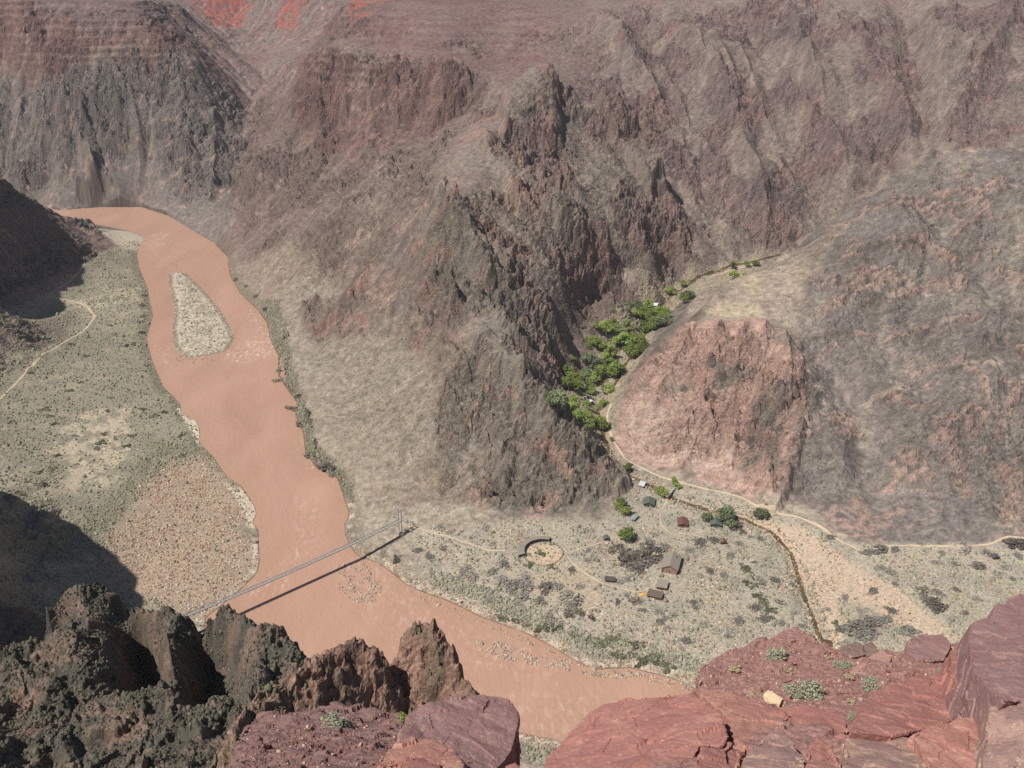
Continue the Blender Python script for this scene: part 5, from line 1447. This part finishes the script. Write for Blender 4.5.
area = RR * np.gradient(rr)[:, None] * np.gradient(R(1) * az)[None]
front = (np.abs(AZ) < R(36)) & (vsdr > 1.5)
cl1 = fbm(VX, VY, 26, 4, 501)
dens = front * (VY < 1500) * (np.clip(tz * (.5 + 1.3 * sstep(-.1, .3, cl1)) * (1 - .75 * Zf('bar')) * (1 - .6 * ZN['pale_a']) + 1.2 * ZN['greenstrip'] + dz * (.7 + 1.4 * sstep(0, .3, cl1)) * (1 - .8 * Zf('wash', 'wash2')), 0, 3))
dens = dens + 3.5 * ZN['bankrock'] * front + 1.5 * front * (vdcr > 3) * (vdcr < 9) * (VY < 760)
dens = dens + 4.5 * front * (vsdr > 9) * (vsdr < 24) * (VX > -60) * (VY < 640)
dens = dens * (1 - .9 * sstep(5, 3, vdcr))
dens = dens * sstep(.6, 2.2, DPATH)
dens = dens + .35 * ((vsdi < -2) & (vsdr < 0)) * (np.abs(AZ) < R(36))
k, P = pick(dens, 34000, VX, VY, VZ, 1, area)
g = np.random.default_rng(3)
sz = g.gamma(2.6, .34, len(P)) + .5
gr = Zf('terrace').ravel()[k][:, None]
cA = lin(140, 138, 116); cB = lin(152, 147, 134); cC = lin(130, 124, 113); cD = lin(148, 150, 116)
u = g.random((len(P), 1))
col = np.where(u < .4 + .3 * gr, cA, np.where(u < .7, cB, np.where(u < .85, cC, cD))) * g.uniform(.75, 1.15, (len(P), 1))
scatter('desert_scrub', P, sz, col, M['scrub'], .75, 5)
# sparse bushes dotted over the slopes
dens = front * vwall * (1 - .6 * rough) * (VY < 1500) * sstep(-.3, .3, cl1 + .2) * (900 / VY) ** 2
k, P = pick(dens, 52000, VX, VY, VZ, 11, area)
g = np.random.default_rng(13)
sz = (g.gamma(2.2, .22, len(P)) + .35) * np.clip(P[:, 1] / 900, .8, 1.3)
col = np.where(g.random((len(P), 1)) < .6, lin(106, 102, 84), lin(124, 117, 100)) * g.uniform(.8, 1.15, (len(P), 1))
scatter('desert_scrub', P, sz, col, M['scrub'], .7, 15)
# cobbles on bars and the delta
dens = front * np.clip(1.5 * Zf('bar') + .8 * dz * sstep(-.1, .3, fbm(VX, VY, 45, 3, 521)) + 2.0 * (vdcr > 1.5) * (vdcr < 6) * (VY < 780) + 5 * (sstep(10, 4, vsdr) * (VX > -120) * (VY < 720)), 0, 2)
k, P = pick(dens, 28000, VX, VY, VZ, 21, area)
g = np.random.default_rng(23); sz = g.gamma(2, .28, len(P)) + .35
br = Zf('bar').ravel()[k][:, None]
u = g.random((len(P), 1))
col = np.where(u < .5 - .1 * br, lin(196, 180, 158), np.where(u < .8, lin(166, 132, 104), lin(134, 104, 84))) * g.uniform(.75, 1.1, (len(P), 1))
scatter('river_cobbles', P, sz * .95, col, M['stone'], .5, 25, 5, .6)
# stones breaking the shallow water
SH = []
g = np.random.default_rng(31)
for px, n in [([(338, 565), (360, 560), (384, 580), (378, 602), (355, 604), (338, 590)], 800), ([(476, 640), (500, 642), (530, 655), (560, 660), (600, 668), (640, 676), (620, 680), (560, 670), (505, 660), (480, 650)], 1500),
              ([(405, 588), (440, 602), (520, 636), (590, 670), (600, 674), (500, 634), (430, 606)], 900), ([(620, 668), (692, 686), (690, 692), (620, 674)], 250), ([(166, 345), (232, 345), (215, 362), (180, 364)], 450), ([(160, 236), (182, 246), (184, 268), (172, 268)], 260), ([(85, 211), (130, 209), (135, 214), (100, 218)], 120)]:
    q = np.array([pz(a, b, 0)[:2] for a, b in px]); lo2, hi2 = q.min(0), q.max(0)
    c = g.uniform(lo2, hi2, (n * 6, 2)); c = c[inside(c[:, 0], c[:, 1], q)]
    c = c[pn(c[:, 0] / 7, c[:, 1] / 7, 9) > -.12][:n]
    SH.append(c)
SH = np.vstack(SH); P = np.c_[SH, np.full(len(SH), .02)]
scatter('river_cobbles', P, g.gamma(2, .25, len(P)) + .5, np.where(g.random((len(P), 1)) < .6, lin(186, 168, 150), lin(150, 128, 112)) * g.uniform(.8, 1.15, (len(P), 1)), M['stone'], .5, 33, 5, .6)
# scrub on the near spur
na_area = np.abs(np.gradient(NX, axis=1) * np.gradient(NY, axis=0))
dens = (NZ > 150) * sstep(-.2, .2, fbm(NX, NY, 9, 3, 531))
k, P = pick(dens, 34000, NX, NY, NZ, 41, na_area)
g = np.random.default_rng(43)
col = np.where(g.random((len(P), 1)) < .7, lin(88, 87, 74), lin(106, 100, 88)) * g.uniform(.7, 1.15, (len(P), 1))
scatter('desert_scrub', P, g.gamma(2.2, .17, len(P)) + .2, col, M['scrub'], .8, 45)
dens = .3 * (PZ > 320) * sstep(0, .25, fbm(PX, PY, 3, 3, 541)) * (PX < -12)
k, P = pick(dens, 350, PX, PY, PZ, 51, np.abs(np.gradient(PX, axis=1) * np.gradient(PY, axis=0)))
g = np.random.default_rng(53)
scatter('desert_scrub', P, g.gamma(2, .1, len(P)) + .12, np.repeat(lin(108, 108, 84)[None], len(P), 0) * g.uniform(.7, 1.2, (len(P), 1)), M['scrub'], .8, 55)
# rubble lying on the red ledges
g = np.random.default_rng(61); P = []
for (x0, x1, y0, y1, Yf, n) in [(695, 985, 640, 706, YR, 2600), (240, 395, 712, 768, YLft, 900)]:
    for _ in range(n):
        x, y = g.uniform(x0, x1), g.uniform(y0, y1); q = ledge_hit(x, y, Yf, False); P += [tuple(q)] if q else []
P = np.array(P)
scatter('rubble', P, g.gamma(1.4, .016, len(P)) + .018, np.where(g.random((len(P), 1)) < .25, lin(190, 160, 140), lin(140, 96, 86)) * g.uniform(.7, 1.15, (len(P), 1)), M['stone'], .55, 63, 5, .6)
print('plants', time.time() - T0)
# ------------------------------------------------------------------ built things
class MB:
    def __init__(s): s.v = []; s.f = []

    def box(s, c, size, rz=0, ry=0):
        c = Vector(c); m = Matrix.Rotation(rz, 3, 'Z') @ Matrix.Rotation(ry, 3, 'Y'); b = len(s.v)
        for dx, dy, dz in ((-1, -1, -1), (1, -1, -1), (1, 1, -1), (-1, 1, -1), (-1, -1, 1), (1, -1, 1), (1, 1, 1), (-1, 1, 1)):
            s.v.append(tuple(c + m @ Vector((dx * size[0] / 2, dy * size[1] / 2, dz * size[2] / 2))))
        for q in ((0, 3, 2, 1), (4, 5, 6, 7), (0, 1, 5, 4), (1, 2, 6, 5), (2, 3, 7, 6), (3, 0, 4, 7)): s.f.append(tuple(b + i for i in q))
        return s

    def bar(s, a, b, r, sides=5):
        a, b = Vector(a), Vector(b); q = (b - a).to_track_quat('Z', 'Y'); n = len(s.v)
        for p in (a, b):
            for k in range(sides):
                t = 2 * math.pi * k / sides; s.v.append(tuple(p + q @ Vector((math.cos(t) * r, math.sin(t) * r, 0))))
        for k in range(sides):
            j = (k + 1) % sides; s.f.append((n + k, n + j, n + sides + j, n + sides + k))
        s.f.append(tuple(n + k for k in reversed(range(sides)))); s.f.append(tuple(n + sides + k for k in range(sides)))
        return s

    def poly(s, pts, faces):
        b = len(s.v); s.v += [tuple(p) for p in pts]; s.f += [tuple(b + i for i in f) for f in faces]; return s

    def build(s, name, mat, parent=None, loc=None):
        me = bpy.data.meshes.new(name); me.from_pydata(s.v, [], s.f); me.update()
        o = newobj(name, me, mat, parent)
        if loc is not None: o.location = loc
        return o


# suspension bridge
M['concrete'] = material('concrete', lin(172, 164, 152), .9, .12, 1)
DZ = 17.0
bl = Vector(pz(166, 624, DZ)); br_ = Vector(pz(400, 521, DZ))
ax = (br_ - bl); Lb = Vector((ax.x, ax.y, 0)).length; ang = math.atan2(ax.y, ax.x)
B = thing('suspension_bridge', 'long silver suspension footbridge crossing the muddy river with its shadow beside it', 'bridge', (bl.x, bl.y, 0), ang)
sag = lambda t: DZ - 2.2 * 4 * t * (1 - t)
n = 64; HW = 1.1
deck = MB(); 
for i in range(n):
    t0, t1 = i / n, (i + 1) / n
    a, b = Vector((Lb * t0, 0, sag(t0))), Vector((Lb * t1, 0, sag(t1)))
    deck.box((a + b) / 2, ((b - a).length * 1.0, 2 * HW, .16), 0, -math.atan2(b.z - a.z, b.x - a.x))
deck.build('deck', M['deckwood'], B)
for sgn in (-1, 1):
    tr = MB(); y = sgn * (HW + .08)
    for i in range(n):
        t0, t1 = i / n, (i + 1) / n
        a, b = Vector((Lb * t0, y, sag(t0) - .2)), Vector((Lb * t1, y, sag(t1) - .2)); u = Vector((0, 0, 1.5))
        tr.bar(a, b, .16, 4).bar(a + u, b + u, .15, 4).bar(a, a + u, .1, 4).bar(a, b + u, .08, 4).bar(a + u * .5, b + u * .5, .08, 4)
    tr.build('side_truss', M['steel'], B)
    cb = MB(); yy = sgn * 1.7; tz_ = 10.5
    ch = lambda t: sag(t) + 1.9 + (tz_ - 1.9) * (2 * t - 1) ** 2
    for i in range(48):
        t0, t1 = i / 48, (i + 1) / 48
        cb.bar((Lb * t0, yy, ch(t0)), (Lb * t1, yy, ch(t1)), .07, 4)
    cb.bar((0, yy, ch(0)), (-30, yy, 6), .07, 4); cb.bar((Lb, yy, ch(1)), (Lb + 24, yy * 1.5, 9), .07, 4)
    c = cb.build('main_cable', M['steel'], B)
    for i in range(1, 32):
        t = i / 32
        MB().bar((Lb * t, yy, ch(t)), (Lb * t, sgn * (HW + .08), sag(t) + 1.3), .03, 4).build('hanger', M['steel'], B)
for x in (0, Lb):
    tw = MB(); gz = S1.height(bl.x + math.cos(ang) * x, bl.y + math.sin(ang) * x) - 1
    for sgn in (-1, 1):
        tw.box((x, sgn * 1.9, (gz + DZ + 11) / 2), (.6, .5, DZ + 11 - gz))
    for z in (DZ + 10.6, DZ + 6, DZ - .6, DZ + 3.4):
        tw.box((x, 0, z), (.5, 3.3, .5))
    tw.bar((x, -1.9, DZ + 3.6), (x, 1.9, DZ + 6), .12).bar((x, 1.9, DZ + 6.2), (x, -1.9, DZ + 10.4), .12)
    t_ = tw.build('tower', M['steel'], B)
    MB().box((x, 0, gz + 1.2), (2.6, 5.2, 4.4)).build('pier', M['concrete'], B)
# anchor frames behind the right tower
af = MB()
for sgn in (-1, 1):
    e = Vector((Lb + 16, sgn * 2.6, 0)); g0 = S1.height(bl.x + math.cos(ang) * e.x - math.sin(ang) * e.y, bl.y + math.sin(ang) * e.x + math.cos(ang) * e.y)
    af.bar((Lb + .5, sgn * 1.2, DZ), (Lb + 16, sgn * 2.6, g0 + 1), .14); af.bar((Lb + 8, sgn * 2, g0 - 1), (Lb + 8, sgn * 2, DZ - .5), .14)
for x in (4, 8, 12, 16):
    af.bar((Lb + x, -2.2, DZ - .8 * x / 16 * 8), (Lb + x, 2.2, DZ - .8 * x / 16 * 8), .1)
af.build('anchor_frame', M['steel'], B)


def house(name, label, px, py, wd, ln, hw, hr, rot, rmat, wmat, style='gable', extras=True, z_up=0):
    """a small building: walls, roof, door, windows; local y is the ridge direction, the front gable faces -y"""
    p = S1.hit(px, py)
    H = thing(name, label, 'building', (p[0], p[1], p[2] - .1), rot)
    w2, l2 = wd / 2, ln / 2
    m = MB()
    if style == 'gable':
        m.poly([(-w2, -l2, -1.5), (w2, -l2, -1.5), (w2, l2, -1.5), (-w2, l2, -1.5), (-w2, -l2, hw), (w2, -l2, hw), (w2, l2, hw), (-w2, l2, hw), (0, -l2, hr - .15), (0, l2, hr - .15)],
               [(0, 3, 2, 1), (0, 1, 5, 8, 4), (2, 3, 7, 9, 6), (1, 2, 6, 5), (3, 0, 4, 7), (5, 6, 9, 8), (4, 8, 9, 7)])
    else:
        m.poly([(-w2, -l2, -1.5), (w2, -l2, -1.5), (w2, l2, -1.5), (-w2, l2, -1.5), (-w2, -l2, hw), (w2, -l2, hw), (w2, l2, hr - .1), (-w2, l2, hr - .1)],
               [(0, 3, 2, 1), (0, 1, 5, 4), (2, 3, 7, 6), (1, 2, 6, 5), (3, 0, 4, 7), (4, 5, 6, 7)])
    m.build('wall', wmat, H)
    o = .7; t = .16; r = MB()
    if style == 'gable':
        s = (hr - hw) / w2; e = w2 + o; ez = hr - s * e; l3 = l2 + o
        for sg in (-1, 1):
            q = [(sg * e, -l3, ez), (0, -l3, hr), (0, l3, hr), (sg * e, l3, ez)]
            q2 = [(x, y, z + t) for x, y, z in q]
            r.poly(q + q2, [(0, 1, 2, 3), (4, 7, 6, 5), (0, 4, 5, 1), (2, 6, 7, 3), (0, 3, 7, 4), (1, 5, 6, 2)])
    else:
        q = [(-w2 - o, -l2 - o, hw - .02), (w2 + o, -l2 - o, hw - .02), (w2 + o, l2 + o, hr), (-w2 - o, l2 + o, hr)]
        q2 = [(x, y, z + t) for x, y, z in q]
        r.poly(q + q2, [(0, 3, 2, 1), (4, 5, 6, 7), (0, 1, 5, 4), (1, 2, 6, 5), (2, 3, 7, 6), (3, 0, 4, 7)])
    rf = r.build('roof', rmat, H)
    if extras:
        MB().box((0, -l2 - .04, 1.0), (1.0, .12, 2.0)).build('door', M['door'], H)
        k = max(1, int(ln // 4))
        for i in range(k):
            y = -l2 + (i + .5) * ln / k
            for sg in (-1, 1):
                f = MB().box((sg * (w2 + .03), y, hw * .55), (.12, 1.2, 1.0)).build('window', M['wood'], H)
                MB().box((sg * (w2 + .07), y, hw * .55), (.1, 1.0, .8)).build('pane', M['glass'], f)
    return H


HR = R(-17)
Hm = house('long_house', 'largest house on the delta with grey gabled roof and reddish stone front', 671, 566, 11.5, 18.5, 3.8, 6.6, HR, M['roof_grey'], M['wall_stone'])
MB().box((2.6, 4.5, 6.0), (1.0, 1.0, 2.2)).build('chimney', M['wall_stone'], Hm)
for sx in (-5.2, 5.2): MB().box((sx, -9.8, 1.6), (.6, .6, 3.8)).build('porch_post', M['wall_stone'], Hm)
house('shed', 'small grey-roofed shed just below the long house', 662, 587, 6.6, 7.0, 2.4, 3.4, HR, M['roof_grey'], M['wall_brown'], 'shed')
house('shed', 'brown flat-roofed shed lowest of the three by the long house', 655, 596.5, 9.4, 6.0, 2.2, 2.8, R(-22), M['roof_brown'], M['wall_brown'], 'shed')
house('shelter', 'small dark-roofed shelter alone on the flat near the path', 610, 581, 6.4, 3.4, 1.9, 2.4, R(-8), M['roof_dark'], M['wall_brown'], 'shed', False)
house('cabin', 'dark green roofed cabin beside the pink rock and footbridge', 649, 504, 8.0, 9.5, 2.6, 4.4, R(-12), M['roof_green'], M['wall_green'])
house('cabin', 'rusty red roofed cabin on the flat below the footbridge', 682.5, 524, 7.0, 10.0, 2.4, 3.8, R(-6), M['roof_red'], M['wall_brown'])
house('cabin', 'dark green roofed cabin under the wide grey-green tree', 715.5, 524.5, 8.0, 8.5, 2.4, 3.8, R(-10), M['roof_green'], M['wall_green'])
house('hut', 'tiny rusty hut in the scrub right of the rusty cabin', 723, 543, 3.6, 4.2, 2.0, 2.8, R(0), M['roof_red'], M['wall_brown'], 'gable', False)
house('hut', 'tiny dark green hut at the foot of the rock slope', 606, 539.5, 3.6, 3.8, 2.0, 2.8, R(5), M['roof_green'], M['wall_green'], 'gable', False)
house('cabin', 'pale white roofed cabin among the cottonwoods', 655, 306, 10, 6, 2.6, 3.8, R(70), M['roof_pale'], M['wall_green'], 'gable', False)
house('hut', 'small white roofed hut at the lower end of the grove', 591, 403, 3.6, 3.6, 2.2, 3.0, R(20), M['roof_pale'], M['wall_green'], 'gable', False)
house('hut', 'pale low hut by the creek above the footbridge', 642, 485.5, 7, 3.4, 1.6, 2.2, R(70), M['roof_pale'], M['wall_stone'], 'shed', False)
house('hut', 'tiny brown hut on the flat near the right edge', 995, 558, 3.4, 3.4, 2.0, 2.6, R(0), M['roof_dark'], M['wall_brown'], 'gable', False)
p = S1.hit(635, 519)
T = thing('tarp_shelter', 'grey-blue tarp stretched on poles below the pink rock', 'tarp', p, R(-35))
tm = MB()
for i in range(6):
    a, b = i / 6 * 9 - 4.5, (i + 1) / 6 * 9 - 4.5
    zz = lambda x: 2.6 - .05 * (x * x) * .4
    tm.poly([(-1.6, a, zz(a) - .7), (0, a, zz(a)), (1.6, a, zz(a) - .7), (-1.6, b, zz(b) - .7), (0, b, zz(b)), (1.6, b, zz(b) - .7)], [(0, 1, 4, 3), (1, 2, 5, 4)])
tm.build('canopy', M['tarp'], T)
for y in (-4.2, 4.2): MB().bar((0, y, -.6), (0, y, 2.5), .08).build('pole', M['wood'], T)
# the orange tarp and blue barrels
p = S1.hit(643, 594.5)
o_ = MB()
for i in range(5):
    for j in range(3):
        pass
gx_, gy_ = np.meshgrid(np.linspace(-2.6, 2.6, 9), np.linspace(-1.3, 1.3, 6))
gz_ = .9 * np.exp(-(gx_ / 1.8) ** 2 - (gy_ / 1.1) ** 2) + .12 * pn(gx_ * 1.3, gy_ * 1.7, 4) + .1
i_ = np.arange(54).reshape(6, 9)
o_.poly(np.stack([gx_.ravel(), gy_.ravel(), gz_.ravel()], 1), np.stack([i_[:-1, :-1], i_[:-1, 1:], i_[1:, 1:], i_[1:, :-1]], -1).reshape(-1, 4).tolist())
ot = o_.build('orange_tarp', M['orange'], None, p); ot.rotation_euler = (0, 0, R(20)); tag(ot, 'orange tarp draped over a heap beside the sheds', 'tarp')
p = S1.hit(649.5, 601)
bb = thing('water_barrel', 'blue barrel below the brown shed', 'barrel', p)
newobj('body', tube_mesh('body', [[((0, 0, -.1), .5), ((0, 0, .3), .56), ((0, 0, .9), .56), ((0, 0, 1.2), .5)]], M['blue'], 12), None, bb)
newobj('lid', tube_mesh('lid', [[((0, 0, 1.2), .52), ((0, 0, 1.26), .5)]], M['blue'], 12), None, bb)

# round corral with its curved lean-to
pc = S1.hit(543, 554)
pe = S1.hit(563, 554); rad = (pe[0] - pc[0])
CR = thing('corral', 'round fenced corral with sandy floor on the far bank', 'corral', pc)
ring = lambda a, r: (r * math.cos(a), r * math.sin(a))
gh = lambda x, y: S1.height(pc[0] + x, pc[1] + y) - pc[2]
NP = 40
for i in range(NP):
    a = 2 * math.pi * i / NP; x, y = ring(a, rad)
    MB().box((x, y, gh(x, y) + .5), (.2, .2, 1.9), a).build('post', M['wood'], CR)
rails = MB()
for i in range(NP):
    a, b = 2 * math.pi * i / NP, 2 * math.pi * (i + 1) / NP
    (x, y), (x2, y2) = ring(a, rad), ring(b, rad)
    for h in (.45, .85, 1.25): rails.bar((x, y, gh(x, y) + h), (x2, y2, gh(x2, y2) + h), .07, 4)
rails.build('rail', M['wood'], CR)
SHD = thing('lean_to', 'curved grey-roofed lean-to along the upper left of the round corral', 'shelter', pc)
rf = MB(); bw = MB(); A0, A1, NS = R(70), R(196), 18
for i in range(NS):
    a, b = A0 + (A1 - A0) * i / NS, A0 + (A1 - A0) * (i + 1) / NS
    ri, ro = rad - 1.0, rad + 4.2
    P4 = [ring(a, ri), ring(a, ro), ring(b, ro), ring(b, ri)]
    hz = [3.1, 2.4, 2.4, 3.1]
    q = [(x, y, gh(*ring(a, rad)) + h) for (x, y), h in zip(P4, hz)]; q2 = [(x, y, z + .18) for x, y, z in q]
    rf.poly(q + q2, [(0, 1, 2, 3), (4, 7, 6, 5), (0, 4, 5, 1), (2, 6, 7, 3), (1, 5, 6, 2), (0, 3, 7, 4)])
    P5 = [ring(a, ro - .5), ring(a, ro - .3), ring(b, ro - .3), ring(b, ro - .5)]
    z0 = gh(*ring(a, rad)) - .8
    q = [(x, y, z0) for x, y in P5] + [(x, y, z0 + 3.1) for x, y in P5]
    bw.poly(q, [(0, 1, 2, 3), (4, 7, 6, 5), (0, 4, 5, 1), (2, 6, 7, 3), (1, 5, 6, 2), (0, 3, 7, 4)])
rf.build('roof', M['roof_grey'], SHD); bw.build('back_wall', M['wall_brown'], SHD)
for i in range(0, NS + 1, 3):
    a = A0 + (A1 - A0) * i / NS; x, y = ring(a, rad - .9)
    MB().box((x, y, gh(x, y) + 1.2), (.22, .22, 3.6), a).build('post', M['wood'], SHD)
# ring of pale stones
pcn = S1.hit(595, 613); pe = S1.hit(603, 613); r0 = (pe[0] - pcn[0]) * .95
rg = thing('stone_ring', 'circle of pale stones laid out on the flat near the river', 'stone ring', pcn)
for i in range(26):
    a = 2 * math.pi * i / 26; x, y = ring(a, r0 * random.uniform(.9, 1.05)); z = S1.height(pcn[0] + x, pcn[1] + y) - pcn[2]
    s_ = random.uniform(.7, 1.2)
    st_ = tube_mesh('stone', [[((0, 0, -.3), .5 * s_), ((.05, 0, .15 * s_), .62 * s_), ((0, .08, .5 * s_), .35 * s_)]], None, 6)
    so = newobj('stone', st_, M['pale'] if 'pale' in M else M.setdefault('pale', material('white_stone', lin(212, 202, 186), .9, .1, 2)), rg)
    so.location = (x, y, z); so.rotation_euler = (0, 0, random.uniform(0, 6))
# footbridge over the creek
pa_, pb_ = S1.hit(667, 499), S1.hit(674.5, 488.5)
fa, fb = Vector(pa_), Vector(pb_); zz = max(fa.z, fb.z) + 1.0
dv = fb - fa; FL = Vector((dv.x, dv.y, 0)).length
FB = thing('footbridge', 'short dark wooden footbridge over the creek near the cabins', 'bridge', (fa.x, fa.y, zz), math.atan2(dv.y, dv.x))
MB().box((FL / 2, 0, 0), (FL + 3, 2.2, .3)).build('deck', M['deckwood'], FB)
for sg in (-1, 1):
    rl = MB().bar((-1.5, sg * 1.05, 1.1), (FL + 1.5, sg * 1.05, 1.1), .08, 4)
    for i in range(7): rl.bar((FL * i / 6, sg * 1.05, 0), (FL * i / 6, sg * 1.05, 1.1), .07, 4)
    rl.build('railing', M['wood'], FB)
for x in (0, FL): MB().box((x, 0, -1.2), (.8, 2.4, 2.1)).build('abutment', M['wall_stone'], FB)

# ------------------------------------------------------------------ air
if HAZE:
    hz = MB().box((-150, 1700, 205), (4800, 4300, 470)).build('haze', None); tag(hz, kind='stuff')
    m = bpy.data.materials.new('pale_air'); m.use_nodes = True; nt = m.node_tree
    nt.nodes.remove(nt.nodes['Principled BSDF'])
    v = nt.nodes.new('ShaderNodeVolumePrincipled'); v.inputs['Density'].default_value = HAZE; v.inputs['Color'].default_value = (.86, .9, 1, 1); v.inputs['Anisotropy'].default_value = 0
    nt.links.new(v.outputs[0], nt.nodes['Material Output'].inputs['Volume']); hz.data.materials.append(m)
print('done', time.time() - T0)
